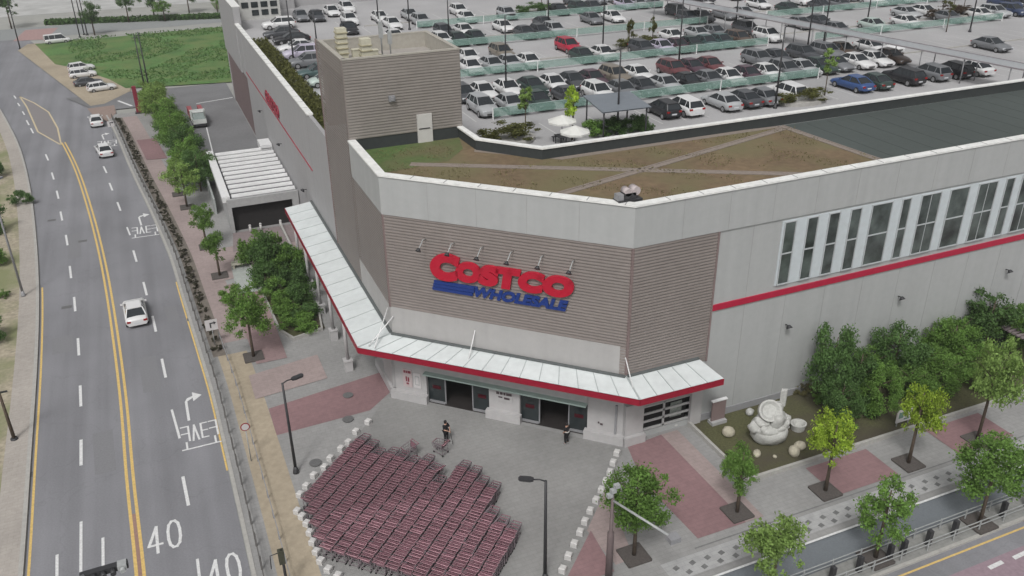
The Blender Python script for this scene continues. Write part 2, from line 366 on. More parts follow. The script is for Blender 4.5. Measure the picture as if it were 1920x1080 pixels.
# grass field beyond, far road
quad('grass_field', [at(66,84),at(104,122),at(140,128),at(205,150),at(236,167),(13,160.6),(60,160.6),(60,221),(20,218.6)], grassm, S+.03)
quad('dirt_lot', [at(34,96),at(52,84),at(75,82),at(115,110),at(170,112),at(245,150),at(245,172),at(196,196),at(170,200)], sand, S+.02)
quad('far_road', [(-60,222),(160,232),(160,246),(-60,238)], mat('far_asphalt', (.24, .25, .25), .9, .06, 1), .02)
quad('far_lot', [(-120,256),(60,262),(60,420),(-120,420)], mat('far_lot', (.4, .4, .39), .9, .08, .3, var2=.1), .02)
quad('red_crossing', [(-25.5,222),(-19,221),(-17,236),(-24,236)], mat('red_cross', (.33, .22, .21), .9, .1, 2), .03)
quad('far_grass', [(20,247),(200,250),(200,262),(20,259)], mat('far_grass', (.1, .13, .06), .95, .3, 1), .03)
# ------------------------------------------------------------------ road markings
def dashes(f, off, ylist, L=3., w=.15, name='lane_dash'):
    b = MB()
    for y in ylist:
        y0, y1 = y-L/2, y+L/2; b.face([(f(y0)+off-w/2, y0, .005), (f(y0)+off+w/2, y0, .005), (f(y1)+off+w/2, y1, .005), (f(y1)+off-w/2, y1, .005)])
    return struct(b.build(name, paint))
def offs(f, x, y): return x-f(y)
Ld = [(88,295),(99,330),(108,365),(115,405),(125,450),(132,510),(140,570),(147,650),(151,742),(152,848),(60,245),(52,230),(44,212),(35,196),(28,182)]
Rd = [(208,350),(223,387),(253,480),(272,541),(289,607),(307,690),(348,920),(197,318)]
b = MB()
for px in Ld+Rd:
    x, y = at(*px)
    if y > 150: L = 2.4
    else: L = 3.1
    sl = (fc(y+2)-fc(y-2))/4
    b.face([(x-sl*L/2-.1, y-L/2, .005), (x-sl*L/2+.1, y-L/2, .005), (x+sl*L/2+.1, y+L/2, .005), (x+sl*L/2-.1, y+L/2, .005)])
for (a, c) in (((107,1040),(105,1400)),((152,978),(150,1400)),((193,1008),(196,1400)),((370,1048),(376,1100)),((322,768),(337,822)),((238,426),(244,441))):
    p, q = at(*a), at(*c); b.bar((*p, .005), (*q, .005), .16, .004)
struct(b.build('lane_dashes', paint))
for o in (-.2, .2): struct(strip(fc, 24, 134, o-.095, o+.095, .005).build('centre_line', yellowp))
struct(strip(fc, 24, 47, -.12, .12, .004).build('centre_strip', redasph))
struct(strip(fl, 24, 84, .12, .27, .005).build('edge_line', yellowp))
struct(strip(fr, 49, 80, -.1, .02, .005).build('edge_line', yellowp))
def glyph(strokes, ox, oy, sx, sy, w, shear=0., name='road_text'):
    b = MB()
    for s in strokes:
        pts = [(ox+u*sx+shear*0, oy+v*sy+(u*sx)*shear) for u, v in s]
        for p, q in zip(pts[:-1], pts[1:]):
            d = Vector((q[0]-p[0], q[1]-p[1])); d.normalize(); e = d*w*.5
            zz_ = .006+.0012*len(b.f)/6; b.bar((p[0]-e.x, p[1]-e.y, zz_), (q[0]+e.x, q[1]+e.y, zz_), w, .004)
    return struct(b.build(name, paint))
KO = [[(0,1),(.2,1),(.2,.38)],[(0,.7),(.2,.7)],[(.1,.32),(.1,.05)],[(-.02,.04),(.24,.04)],
      [(.37,1),(.3,.35)],[(.37,1),(.46,.35)],[(.28,.04),(.48,.04)],
      [(.56,1),(.72,1)],[(.56,1),(.56,.38),(.72,.38)],[(.56,.68),(.72,.68)],[(.53,.04),(.75,.04)],
      [(.8,1),(1,1),(1,.38)],[(.8,.7),(1,.7)],[(.9,.32),(.9,.05)],[(.78,.04),(1.02,.04)]]
glyph(KO, -2.35, 52.3, 2.35, 2.9, .13)
glyph(KO, -4.45, 92.9, 2.5, 3.1, .14, shear=-.06)
glyph(KO, -8.0, 129.2, 2.4, 3.0, .15, shear=-.1)
def arrow(x, y, sc=1., lean=0.):
    b = MB(); z = .006
    P = lambda u, v: (x+u*sc+v*lean, y+v*sc, z)
    b.face([P(-.09,0), P(.09,0), P(.09,2.6), P(-.09,2.6)])
    b.face([P(-.09,2.6), P(.09,2.6), P(.5,2.95), P(.5,3.2), P(.1,3.05)])
    b.face([P(.5,2.45), P(1.15,3.1), P(.5,3.75)])
    struct(b.build('turn_arrow', paint))
arrow(-1.75, 55.9); arrow(-3.5, 96.4, 1., -.06); arrow(-7.2, 133, .95, -.1)
FOUR = [[(.62,0),(.62,1),(0,.3),(.95,.3)]]
ZERO = [[(.25,0),(.08,.12),(0,.35),(0,.65),(.08,.88),(.25,1),(.45,1),(.62,.88),(.7,.65),(.7,.35),(.62,.12),(.45,0),(.25,0)]]
glyph(FOUR, -4.95, 42.9, .75, 2.3, .17); glyph(ZERO, -3.85, 43.0, .95, 2.35, .17)
glyph(FOUR, -2.0, 38.6, .8, 2.3, .17); glyph(ZERO, -.95, 38.7, .95, 2.35, .17)
# ------------------------------------------------------------------ the store building
PL, PR = (12.8, 52.7), (25.1, 41.0)
_d = Vector((PR[0]-PL[0], PR[1]-PL[1])); DL = _d.length; DD = _d.normalized(); DN = Vector((DD.y, -DD.x))
if DN.y > 0: DN = -DN
def dg(s, o, z): return (PL[0]+DD.x*s+DN.x*o, PL[1]+DD.y*s+DN.y*o, z)
MD = Matrix(((DD.x, DN.x, 0, PL[0]), (DD.y, DN.y, 0, PL[1]), (0, 0, 1, 0), (0, 0, 0, 1)))
def miter(pts, off):
    """offset an open polyline sideways (left of travel positive)"""
    out = []; P = [Vector(p) for p in pts]
    for i, p in enumerate(P):
        ns = []
        if i > 0: d = (p-P[i-1]).normalized(); ns.append(Vector((-d.y, d.x)))
        if i < len(P)-1: d = (P[i+1]-p).normalized(); ns.append(Vector((-d.y, d.x)))
        if len(ns) == 1: n = ns[0]; k = 1
        else: n = (ns[0]+ns[1]).normalized(); k = 1/max(.3, n.dot(ns[0]))
        out.append((p.x+n.x*off*k, p.y+n.y*off*k))
    return out
def wall_path(mb, pts, o0, o1, z0, z1, mi=0):
    A, B = miter(pts, o0), miter(pts, o1)
    for i in range(len(pts)-1): mb_quadbox(mb, A[i], A[i+1], B[i+1], B[i], z0, z1, mi, i == 0, i == len(pts)-2)
def mb_quadbox(mb, a, b, c, d, z0, z1, mi=0, e0=True, e1=True):
    mb.face([(*a,z1),(*b,z1),(*c,z1),(*d,z1)], mi); mb.face([(*d,z0),(*c,z0),(*b,z0),(*a,z0)], mi)
    mb.face([(*a,z0),(*b,z0),(*b,z1),(*a,z1)], mi); mb.face([(*c,z0),(*d,z0),(*d,z1),(*c,z1)], mi)
    if e0: mb.face([(*d,z0),(*a,z0),(*a,z1),(*d,z1)], mi)
    if e1: mb.face([(*b,z0),(*c,z0),(*c,z1),(*b,z1)], mi)
def siding(mb, a, b, n, z0, z1, course=.215, base=.02, out=.05, mi=0):
    """lapped horizontal boards on the wall a-b with outward normal n"""
    k = max(1, round((z1-z0)/course)); h = (z1-z0)/k; n = Vector(n)
    def P(p, o, z): return (p[0]+n.x*o, p[1]+n.y*o, z)
    for i in range(k):
        zb, zt = z0+i*h, z0+(i+1)*h
        mb.face([P(a,out,zb+.07), P(b,out,zb+.07), P(b,base+.03,zt), P(a,base+.03,zt)], mi)
        mb.face([P(a,base,zb), P(b,base,zb), P(b,out,zb+.07), P(a,out,zb+.07)], mi)
    for p, q in ((a, b), (b, a)):
        mb.face([P(p,-.05,z0), P(p,out,z0), P(p,out,z1), P(p,-.05,z1)], mi)
    mb.face([P(a,-.05,z1), P(b,-.05,z1), P(b,out,z1), P(a,out,z1)], mi)
store = empty('store_building', (12.8, 60, 0))
tag(store, 'large flat-roofed warehouse store with chamfered tan corner, white coping and rooftop car park', 'building')
store.location = (0, 0, 0)
def sp(mb, name, mats, parent=None):
    o = mb.build(name, mats, parent or store); return o
XR = 170
# front block above the door heads, and walls around the ground floor
b = MB()
b.prism([(12.8,60.9),(12.8,52.7),(25.1,41),(XR,41),(XR,52.9),(24.8,53.5),(21.5,57.5),(21.3,60.9)], 3.2, 16.45)
b.box((12.8, 52.9, 0), (13.2, 69.8, 3.2))
b.box((31.0, 41.0, 0), (XR, 41.4, 3.2)); b.box((25.3, 41.0, 0), (26.5, 41.4, 3.2)); b.box((26.5, 41.0, 0), (31, 41.4, .55)); b.box((26.5, 41.0, 2.6), (31, 41.4, 3.2))
b.box((12.8, 60.9, 3.2), (21.3, 69.8, 16.4))
sp(b, 'front_wall', beige)
b = MB(); b.box((12.8, 69.8, 0), (13.15, 124.2, 15.0)); b.box((12.78, 124.2, 8.6), (13.15, 129, 15.0)); b.box((12.7, 129, 8.3), (13.6, 149, 17.3)); b.box((12.8, 148, 0), (XR, 148.4, 15.0)); b.box((13.6, 146, 8.3), (24, 148, 16.2))
sp(b, 'side_wall', beige_side)
b = MB(); b.box((12.9, 124.2, 0), (13.3, 149, 8.6)); sp(b, 'loading_wall', mat('brown_wall', (.165, .12, .12), .8, .08, 2, kind='streak'))
b = MB(); b.box((12.76, 79, 9.3), (12.8, 124.2, 9.46)); b.box((31.35, 40.9, 8.9), (XR, 41.0, 9.33)); sp(b, 'red_stripe', mat('stripe_red', (.38, .014, .045), .5, .06, 3))
# lower warm grey band, plinth
b = MB()
wall_path(b, [(12.8,61.45),(12.8,52.7),(25.1,41.0)], -.03, .0, 5.1, 7.62)
sp(b, 'lower_band', beige_lo)
b = MB(); b.box((31.3, 40.92, 0), (XR, 41, .68)); sp(b, 'plinth', mat('plinth_grey', (.26, .26, .27), .8, .06, 2))
# upper band with coping
FP = [(12.8,60.9),(12.8,52.7),(25.1,41.0),(XR,41.0)]
b = MB(); wall_path(b, FP, .1*-1, .35, 14.6, 17.25)
for i_, L_ in ((1, DL), (2, 60)):
    a_ = Vector(FP[i_]); d_ = (Vector(FP[i_+1])-a_).normalized(); n_ = Vector((d_.y, -d_.x)); k_ = 3.4
    while k_ < L_: p_ = a_+d_*k_; b.bar((p_.x+n_.x*.1, p_.y+n_.y*.1, 14.6), (p_.x+n_.x*.1, p_.y+n_.y*.1, 17.25), .02, .01, 1); k_ += 3.4
k_ = 34.
while k_ < 80: b.bar((k_, 40.998, .7), (k_, 40.998, 14.6), .02, .012, 1) if not 36 < k_ < 75.3 else b.bar((k_, 40.998, .7), (k_, 40.998, 8.85), .02, .012, 1); k_ += 3.4
sp(b, 'upper_band', [beige, mat('wall_joint', (.27,.27,.265), .8, .1, 3)])
b = MB(); wall_path(b, FP, -.17, .42, 17.25, 17.37); 
wall_path(b, [(21.3,60.9),(21.4,57.4),(24.8,53.4),(XR,52.7)], -.2, .25, 17.25, 17.37)
b.box((12.66, 77.65, 15.0), (13.25, 129, 15.14)); b.box((12.6,129,17.3),(13.7,149,17.42)); b.box((13.7,146,16.2),(24,148.5,16.3))
for q_ in range(1):
    pass
mi_n = len(b.mi)
for i, L in ((1, DL), (2, 60)):
    a = Vector(FP[i]); d = (Vector(FP[i+1])-a).normalized(); n = Vector((d.y, -d.x)); 
    k = 2.3
    while k < L:
        p = a+d*k; b.bar((p.x+n.x*.18, p.y+n.y*.18, 17.375), (p.x-n.x*.43, p.y-n.y*.43, 17.375), .05, .02, 1); k += 2.35
for i in range(1, 22):
    b.bar((12.64, 77.65+i*2.3, 15.145), (13.27, 77.65+i*2.3, 15.145), .05, .02, 1)
sp(b, 'coping', [capm, mat('joint_grey', (.3, .3, .3), .8, .1, 5)])
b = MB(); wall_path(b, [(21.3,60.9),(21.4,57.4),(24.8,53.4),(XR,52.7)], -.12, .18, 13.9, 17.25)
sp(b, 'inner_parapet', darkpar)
# siding
b = MB()
siding(b, (12.8, 69.8), (12.8, 61.45), (-1, 0), 5.15, 23.1)
siding(b, (12.8, 61.45), (12.8, 60.9), (-1, 0), 7.62, 23.1)
siding(b, (12.8, 60.9), (12.8, 52.74), (-1, 0), 7.62, 14.6)
sp(b, 'left_siding', tan)
b = MB(); siding(b, (dg(.05,0,0)[0], dg(.05,0,0)[1]), (dg(DL-.05,0,0)[0], dg(DL-.05,0,0)[1]), DN, 7.62, 14.6)
siding(b, dg(DL-.45,0,0)[:2], dg(DL-.05,0,0)[:2], DN, 5.1, 7.62)
sp(b, 'front_siding', tan)
b = MB(); siding(b, (25.13, 41), (31.3, 41), (0, -1), 5.1, 14.56); sp(b, 'right_siding', tan)
b = MB(); 
for z0, z1, p in ((5.1, 14.6, (25.1, 41.0)),): b.box((p[0]-.09, p[1]-.09, z0), (p[0]+.09, p[1]+.09, z1))
sp(b, 'corner_trim', tan_d)
for q_ in (((31.24, 40.9, 5.1), (31.36, 41, 14.6)), ((12.7, 52.62, 7.62), (12.86, 52.76, 14.6)), ((12.7, 69.74, 5.1), (12.8, 69.86, 23.1))):
    b = MB(); b.box(*q_); sp(b, 'corner_trim', tan_d)
# stair tower
b = MB(); siding(b, (12.8, 60.9), (21.5, 60.9), (0, -1), 17.35, 23.1); siding(b, (21.5, 60.9), (21.5, 68.6), (1, 0), 14.1, 23.1); siding(b, (21.5, 68.6), (12.8, 68.6), (0, 1), 14.1, 23.1)
sp(b, 'tower_siding', mat('tower_siding', (.27, .246, .226), .6, .05, 2, var2=.06, scale2=.3))
b = MB(); wall_path(b, [(12.8,60.9),(21.5,60.9),(21.5,68.6),(12.8,68.6),(12.8,60.95)], -.02, .22, 21.8, 23.1); wall_path(b, [(12.8,60.9),(21.5,60.9),(21.5,68.6),(12.8,68.6),(12.8,60.95)], -.09, .24, 23.1, 23.2)
sp(b, 'tower_parapet', mat('tower_rim', (.36, .34, .3), .8, .08, 3))
b = MB(); b.face([(12.9,61,22.0),(21.4,61,22.0),(21.4,68.5,22.0),(12.9,68.5,22.0)]); sp(b, 'tower_roof', mat('tower_roof', (.31, .29, .27), .9, .1, 2, var2=.15, scale2=.3))
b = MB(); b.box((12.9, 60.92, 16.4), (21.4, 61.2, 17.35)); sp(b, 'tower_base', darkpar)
b = MB(); b.box((17.95, 60.72, 16.5), (19.1, 60.9, 18.65)); o = sp(b, 'roof_door', mat('door_white', (.5, .49, .47), .5, .05, 2)); d = MB(); d.box((18.05, 60.68, 17.55), (18.9, 60.715, 17.62)); sp(d, 'push_bar', dark, o)
b = MB(); b.box((15.9,60.55,19.9),(16.35,60.83,20.3)); b.box((16.0,60.45,19.98),(16.25,60.55,20.22)); sp(b, 'tower_lamp', greym)
# roof surfaces of the front block
z = 16.5
b = MB(); b.face([(x, y, z) for x, y in ((13.1,60.8),(13.1,53.0),(25.3,41.4),(46.2,41.4),(45.2,53.0),(24.8,53.3),(21.4,57.4),(21.2,60.8))]); sp(b, 'sedum_roof', greenroof)
b = MB(); b.face([(x, y, z+.012) for x, y in ((13.1,60.8),(13.1,55.2),(18.6,55.8),(20.5,58.0),(21.2,60.8))]); sp(b, 'grass_roof', roofgrass)
b = MB(); b.face([(x, y, z) for x, y in ((46.2,41.4),(XR,41.4),(XR,52.6),(45.2,53.0))]); 
for k_ in range(60):
    x_ = 47.5+k_*2.0; b.bar((x_,41.45,z+.006),(x_,52.5,z+.006),.05,.008,1)
sp(b, 'membrane_roof', [bitumen, mat('membrane_seam', (.05,.06,.058), .8, .1, 3)])
b = MB(); PZ = [.01]
def path(p, q, w=.5):
    d = (Vector(q)-Vector(p)).normalized(); n = Vector((-d.y, d.x))*(w/2-.07); PZ[0] += .004; b.face([(p[0]+n.x,p[1]+n.y,z+PZ[0]),(p[0]-n.x,p[1]-n.y,z+PZ[0]),(q[0]-n.x,q[1]-n.y,z+PZ[0]),(q[0]+n.x,q[1]+n.y,z+PZ[0])][::-1])
    for o in (-w/2, w/2):
        d = (Vector(q)-Vector(p)).normalized(); n = Vector((-d.y, d.x))*o; b.bar((p[0]+n.x, p[1]+n.y, z+.03), (q[0]+n.x, q[1]+n.y, z+.03), .14, .05)
path((22.8,46.5),(45.0,52.2)); path((45.2,52.9),(46.1,41.5)); path((15.9,56.2),(39.5,42.9)); 
sp(b, 'roof_kerb', roofpath)
b = MB(); b.face([(21.5,58.2,z+.01),(24.6,54.3,z+.01),(45.0,53.0,z+.01),(45.0,52.6,z+.01),(26,52.7,z+.01),(21.0,57.0,z+.01)]); sp(b, 'roof_kerb', roofpath)
# deck
deck = MB(); deck.face([(12.95,60.9,14.0),(21.4,60.9,14.0),(21.6,57.6,14.0),(24.9,53.6,14.0),(XR,52.9,14.0),(XR,148,14.0),(12.95,148,14.0)]); sp(deck, 'parking_deck', deckm)
# windows on the long wall
b = MB(); b.box((36.25, 40.93, 9.72), (75.2, 41.0, 14.42)); sp(b, 'window_band', mat('band_white', (.5, .54, .56), .5, .05, 2))
wins = [(36.42,37.26),(38.28,39.08),(40.06,40.9),(41.9,42.75),(43.73,45.45),(46.43,47.13),(48.18,49.92),(50.88,52.62),(53.62,55.4),(56.35,57.12),(57.97,59.7),(60.7,62.4),(63.4,64.1),(65.1,66.8),(67.8,69.5),(70.5,72.2)]
for a, c in wins:
    w = MB(); w.box((a, 40.9, 9.85), (c, 40.93, 14.3)); o = sp(w, 'window', winglass)
    fr_ = MB(); fr_.box((a, 40.86, 12.03), (c, 40.9, 12.12)); fr_.box((a-.06, 40.84, 9.85), (a, 40.93, 14.3)); fr_.box((c, 40.84, 9.85), (c+.06, 40.93, 14.3)); fr_.box((a-.06,40.84,9.76),(c+.06,40.93,9.85)); fr_.box((a-.06,40.84,14.3),(c+.06,40.93,14.36))
    if c-a > 1.2 and int(a*7) % 2: fr_.box(((a+c)/2-.02, 40.87, 9.85), ((a+c)/2+.02, 40.9, 14.3))
    sp(fr_, 'window_frame', mat('frame_grey', (.4,.42,.43), .5, .06, 3), o)
# entrance front: three piers, two openings, header
def pier(s0, s1, z1=3.2):
    b = MB(); b.box((s0, -.6, 0), (s1, 0, z1), 0, MD); b.box((s0-.12, 0, .12), (s1+.12, .38, .8), 0, MD)
    return b
pm = mat('pier_stone', (.4, .39, .39), .8, .05, 2, var2=.05)
b = MB(); b.box((-.1, -.6, 0), (2.42, .02, 3.2), 0, MD); b.box((-.35, .02, .1), (2.55, .42, .78), 0, MD); b.box((12.55,52.9,0),(12.8,55.5,3.2)); b.box((12.35,52.9,.1),(12.8,57.5,.78))
sp(b, 'entrance_pier', pm)
b = MB(); b.box((7.3, -.6, 0), (9.6, .02, 3.2), 0, MD); b.box((7.15, .02, .1), (9.75, .42, .78), 0, MD); sp(b, 'entrance_pier', pm)
b = MB(); b.box((14.5, -.6, 0), (DL, .02, 3.2), 0, MD); b.box((14.35, .02, .1), (DL+.15, .42, .78), 0, MD); b.box((25.1,40.7,0),(26.5,41.0,3.2)); b.box((25.0,40.45,.1),(26.6,40.75,.78)); sp(b, 'entrance_pier', pm); b = MB(); b.box((30.3,40.75,0),(31.2,41.0,3.2)); sp(b, 'entrance_pier', pm)
b = MB(); b.box((2.42, -.5, 2.72), (14.5, .1, 3.4), 0, MD); b.box((-.1,-.5,3.2),(DL,.05,5.1),0,MD); sp(b, 'door_header', pm)
b = MB(); b.box((2.42, .1, 2.74), (14.5, .55, 2.84), 0, MD); sp(b, 'door_awning', mat('green_edge', (.3, .38, .35), .4, .05, 2))
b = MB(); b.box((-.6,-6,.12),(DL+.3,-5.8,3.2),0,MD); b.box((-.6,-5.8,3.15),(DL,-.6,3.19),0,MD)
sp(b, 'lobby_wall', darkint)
b = MB(); b.box((-.2,-6,.1),(DL+.2,0,.13),0,MD); sp(b, 'lobby_floor', mat('lobby_floor', (.03,.026,.025), .6, .1, 2))  # floor coloured near black to paint in the shade behind the doors
for s0 in (2.42, 9.6):
    e = s0+4.9
    for a, c in ((s0, s0+1.35), (e-1.35, e)):
        w = MB(); w.box((a, -.3, .14), (c, -.26, 2.72), 0, MD); g_ = sp(w, 'glass_panel', glassd)
        w = MB()
        for k in range(3): w.box((a+.35, -.25, 1.25+.0*k), (c-.35, -.245, 1.55), 0, MD)
        sp(w, 'red_mark', mat('mark_red', (.12, .015, .025), .5, .1, 5), g_)
    for a in (s0+1.38, e-1.38): w = MB(); w.box((a-.04, -.32, .12), (a+.04, -.2, 2.72), 0, MD); sp(w, 'door_post', greym)
    for a in (s0, e-1.35): w = MB(); w.box((a, -.32, .1), (a+1.35, -.1, .24), 0, MD); sp(w, 'door_sill', greym)
# roll-up hatch beside the corner
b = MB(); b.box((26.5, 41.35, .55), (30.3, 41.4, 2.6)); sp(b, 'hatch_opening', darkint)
b = MB()
for k in range(4):
    zz = .62+k*.62; b.box((26.5, 41.0, zz), (30.3, 41.08, zz+.16))
b.box((28.2,41.0,.6),(28.35,41.07,2.6)); sp(b, 'hatch_rail', mat('rail_white', (.42,.42,.42), .5, .08, 4))
b = MB(); b.box((28.9,41.15,1.0),(29.8,41.2,2.2)); sp(b, 'hatch_counter', mat('hatch_grey', (.22,.24,.22), .6, .3, 5))
# ------------------------------------------------------------------ canopy with struts and columns
can = empty('entrance_canopy', (0, 0, 0))
tag(can, 'long white sheet canopy with red fascia wrapping round the store corner above the entrance', 'canopy')
CI = [(12.78, 81.3), (12.78, 52.68), (25.1, 40.96), (30.6, 40.96)]; CO = [(10.1, 81.3), (10.1, 52.2), (24.75, 38.6), (31.0, 38.5)]
b = MB()
for i in range(3):
    zi, zo = 5.5, 5.2
    a, c, d, e = CI[i], CI[i+1], CO[i+1], CO[i]
    b.face([(*e,zo),(*d,zo),(*c,zi),(*a,zi)]); b.face([(*a,zi-.4),(*c,zi-.4),(*d,zo-.4),(*e,zo-.4)])
b.face([(*CI[3],5.5),(*CO[3],5.2),(*CO[3],4.8),(*CI[3],5.1)]); b.face([(*CO[0],5.2),(*CI[0],5.5),(*CI[0],5.1),(*CO[0],4.8)])
for i, n in ((0, 14), (1, 15), (2, 5)):
    for k in range(1, n):
        t = k/n; p = [CI[i][j]+(CI[i+1][j]-CI[i][j])*t for j in (0, 1)]; q = [CO[i][j]+(CO[i+1][j]-CO[i][j])*t for j in (0, 1)]
        b.bar((*q, 5.215), (*p, 5.515), .05, .035, 1)
b.bar((*CO[1], 5.22), (*CI[1], 5.52), .1, .05, 1); b.bar((*CO[2], 5.22), (*CI[2], 5.52), .1, .05, 1)
b.build('canopy_roof', [canopym, mat('seam_grey', (.36, .39, .39), .5, .05, 2)], can)
b = MB(); wall_path(b, CO[::-1], .0, .06, 4.72, 5.16) if False else None
for i in range(3):
    p, q = CO[i], CO[i+1]; d = (Vector(q)-Vector(p)).normalized(); n = Vector((d.y, -d.x)); n = -n if n.dot(Vector((-1,-1))) < 0 else n
    mb_quadbox(b, p, q, (q[0]+n.x*.05, q[1]+n.y*.05), (p[0]+n.x*.05, p[1]+n.y*.05), 4.74, 5.17)
b.bar((*CO[3], 4.95), (CI[3][0], CO[3][1]+.4, 4.97), .06, .42)
b.build('fascia', redm, can)
b = MB()
for i in range(3):
    p, q = CI[i], CI[i+1]; b.bar((p[0]-.12*(i < 2), p[1]-.12*(i > 0), 5.55), (q[0]-.12*(i < 1 or i == 1), q[1]-.12*(i > 0), 5.55), .22, .1)
b.build('wall_gutter', mat('gutter', (.1, .11, .11), .6, .1, 3), can)
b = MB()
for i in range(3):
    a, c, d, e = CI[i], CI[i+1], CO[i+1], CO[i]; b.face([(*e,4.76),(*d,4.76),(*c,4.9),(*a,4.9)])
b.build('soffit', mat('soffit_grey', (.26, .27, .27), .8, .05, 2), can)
for p, q in (((12.8,53.6,7.1),(11.1,51.4,5.35)), ((12.8+DD.x*.1,52.5,6.9),(10.8,51.9,5.3)), (dg(6.4,0,6.9),dg(6.4,1.3,5.3)), ((25.0,41,6.9),(24.9,39.7,5.35))):
    b = MB(); b.tube([p, q], .04, 8); b.build('strut', white_m, can)
for i, y in enumerate((57.75, 62.95, 67.85, 72.8, 77.6)):
    b = MB(); b.box((10.0, y-.3, .1), (10.6, y+.3, 1.0)); b.box((9.95,y-.35,1.0),(10.65,y+.35,1.08)); b.tube([(10.3, y, 1.0), (10.3, y, 4.85)], .13, 10); b.build('column', pm, can)
# ------------------------------------------------------------------ signs on the store
def text_mesh(txt, bold, mats, name, u0, u1, z0, z1, M, depth=.14, shear=0., parent=None):
    cu = bpy.data.curves.new('t', 'FONT'); cu.body = txt; cu.size = 1; cu.offset = bold; cu.extrude = .5; cu.shear = shear; cu.resolution_u = 6
    t = bpy.data.objects.new('t', cu); COL.objects.link(t); bpy.context.view_layer.update()
    me = bpy.data.meshes.new_from_object(t.evaluated_get(bpy.context.evaluated_depsgraph_get()))
    bpy.data.objects.remove(t); bpy.data.curves.remove(cu)
    n = len(me.vertices); co = np.empty(n*3); me.vertices.foreach_get('co', co); co = co.reshape(-1, 3)
    lo, hi = co.min(0), co.max(0)
    u = (co[:, 0]-lo[0])/(hi[0]-lo[0])*(u1-u0)+u0; v = (co[:, 1]-lo[1])/(hi[1]-lo[1])*(z1-z0)+z0; w = (co[:, 2]-lo[2])/(hi[2]-lo[2])*depth
    P = np.array([M @ Vector((a, c, d)) for a, c, d in zip(u, w, v)]); me.vertices.foreach_set('co', P.reshape(-1)); me.update()
    me.materials.clear(); me.materials.append(mats); me.name = name
    o = bpy.data.objects.new(name, me); COL.objects.link(o); o.parent = parent; return o
sg = empty('store_sign', (0, 0, 0)); tag(sg, 'large red italic store name over a smaller blue line on the tan entrance siding', 'sign')
MS = MD @ Matrix.Translation((0, .1, 0))
text_mesh('C', .085, signred, 'lettering', 3.4, 5.55, 10.45, 12.45, MS, .2, .12, sg)
for ch, a, c in (('O', 5.25, 7.05), ('S', 6.85, 8.35), ('T', 8.1, 9.85), ('C', 9.65, 11.45), ('O', 11.3, 13.4)):
    text_mesh(ch, .085, signred, 'lettering', a, c, 10.58, 12.08, MS, .2, .12, sg)
text_mesh('WHOLESALE', .055, signblue, 'lettering', 6.5, 13.05, 9.58, 10.36, MS, .1, .25, sg)
b = MB()
for k in range(3): b.box((3.45+k*.07, 0, 9.6+k*.255), (6.4+k*.1, .1, 9.6+k*.255+.225), 0, MS)
b.build('blue_stripe', signblue, sg)
sg2 = empty('side_sign', (0, 0, 0)); tag(sg2, 'small red store name on the long left side wall above the red stripe', 'sign')
ML = Matrix(((0, -1, 0, 12.8), (-1, 0, 0, 106.), (0, 0, 1, 0), (0, 0, 0, 1)))
text_mesh('COSTCO', .05, mat('sign_dull_red', (.26,.025,.045), .5, .1, 3), 'lettering', 0, 9.5, 9.75, 11.2, ML @ Matrix.Translation((0, .02, 0)), .12, .12, sg2)
def goose(s, i, where):
    r = empty('sign_lamp', (0, 0, 0)); 
    tag(r, '%s gooseneck lamp from the left above the red store name' % ORD[i], 'lamp', 'gooseneck lamps over the store sign')
    b = MB(); b.tube([dg(s,.05,13.25), dg(s,.5,13.35), dg(s-.02,1.15,12.9)], .035, 6); b.build('arm', galv, r)
    b = MB(); b.tube([dg(s-.02,1.08,12.98), dg(s-.02,1.22,12.82)], [.09, .2], 10); b.build('shade', dark, r)
for i, s in enumerate((3.1, 5.15, 7.2, 9.25, 11.3, 13.35)): goose(s, i, '')
for i, (x, z) in enumerate(((37.77,6.41),(47.99,6.45),(58.97,6.46),(33.2,16.1))):
    if i == 3: continue
    r = empty('wall_lamp', (x, 41, z)); tag(r, 'small dark wall lamp under the red stripe, %s from the entrance corner' % ORD[i], 'lamp', 'wall lamps on the long wall')
    b = MB(); b.tube([(0,0,0),(0,-.3,.05)], .04, 6); b.build('arm', dark, r); b = MB(); b.tube([(0,-.3,.1),(0,-.45,-.1)], [.1,.24], 10); b.build('shade', dark, r)
for i, (y, z) in enumerate(((112,7.0),(98,6.6),(84,5.8))):
    r = empty('wall_lamp', (12.8, y, z)); tag(r, 'small dark wall lamp on the left side wall, %s from the loading bay' % ORD[i], 'lamp', 'wall lamps on the side wall')
    b = MB(); b.tube([(0,0,0),(-.3,0,.05)], .04, 6); b.build('arm', dark, r); b = MB(); b.tube([(-.3,0,.1),(-.45,0,-.1)], [.1,.24], 10); b.build('shade', dark, r)
# notices on the piers (panels with unreadable printed lines)
def notice(s0, s1, z0, z1, rows, label, cm, bgm):
    r = empty('wall_notice', (0,0,0)); tag(r, label, 'sign')
    b = MB(); b.box((s0, .025, z0), (s1, .06, z1), 0, MD); b.build('panel', bgm, r)
    b = MB()
    for (a, c, d, e) in rows: b.box((s0+a*(s1-s0), .06, z0+c*(z1-z0)), (s0+d*(s1-s0), .068, z0+e*(z1-z0)), 0, MD)
    b.build('print', cm, r)
nb = mat('print_dark', (.07,.05,.055), .6, .1, 5); nr = mat('print_maroon', (.2,.03,.05), .6, .1, 5); nw = mat('panel_white', (.52,.5,.5), .6, .05, 2); npk = mat('panel_pink', (.45,.38,.38), .6, .05, 2)
notice(.55, 1.3, 1.15, 2.65, [(.12,.78,.3,.92),(.35,.78,.5,.92),(.55,.78,.88,.92),(.3,.3,.45,.58),(.52,.3,.68,.55),(.35,.14,.62,.24)], 'pink notice with maroon print on the left entrance pier', nr, npk)
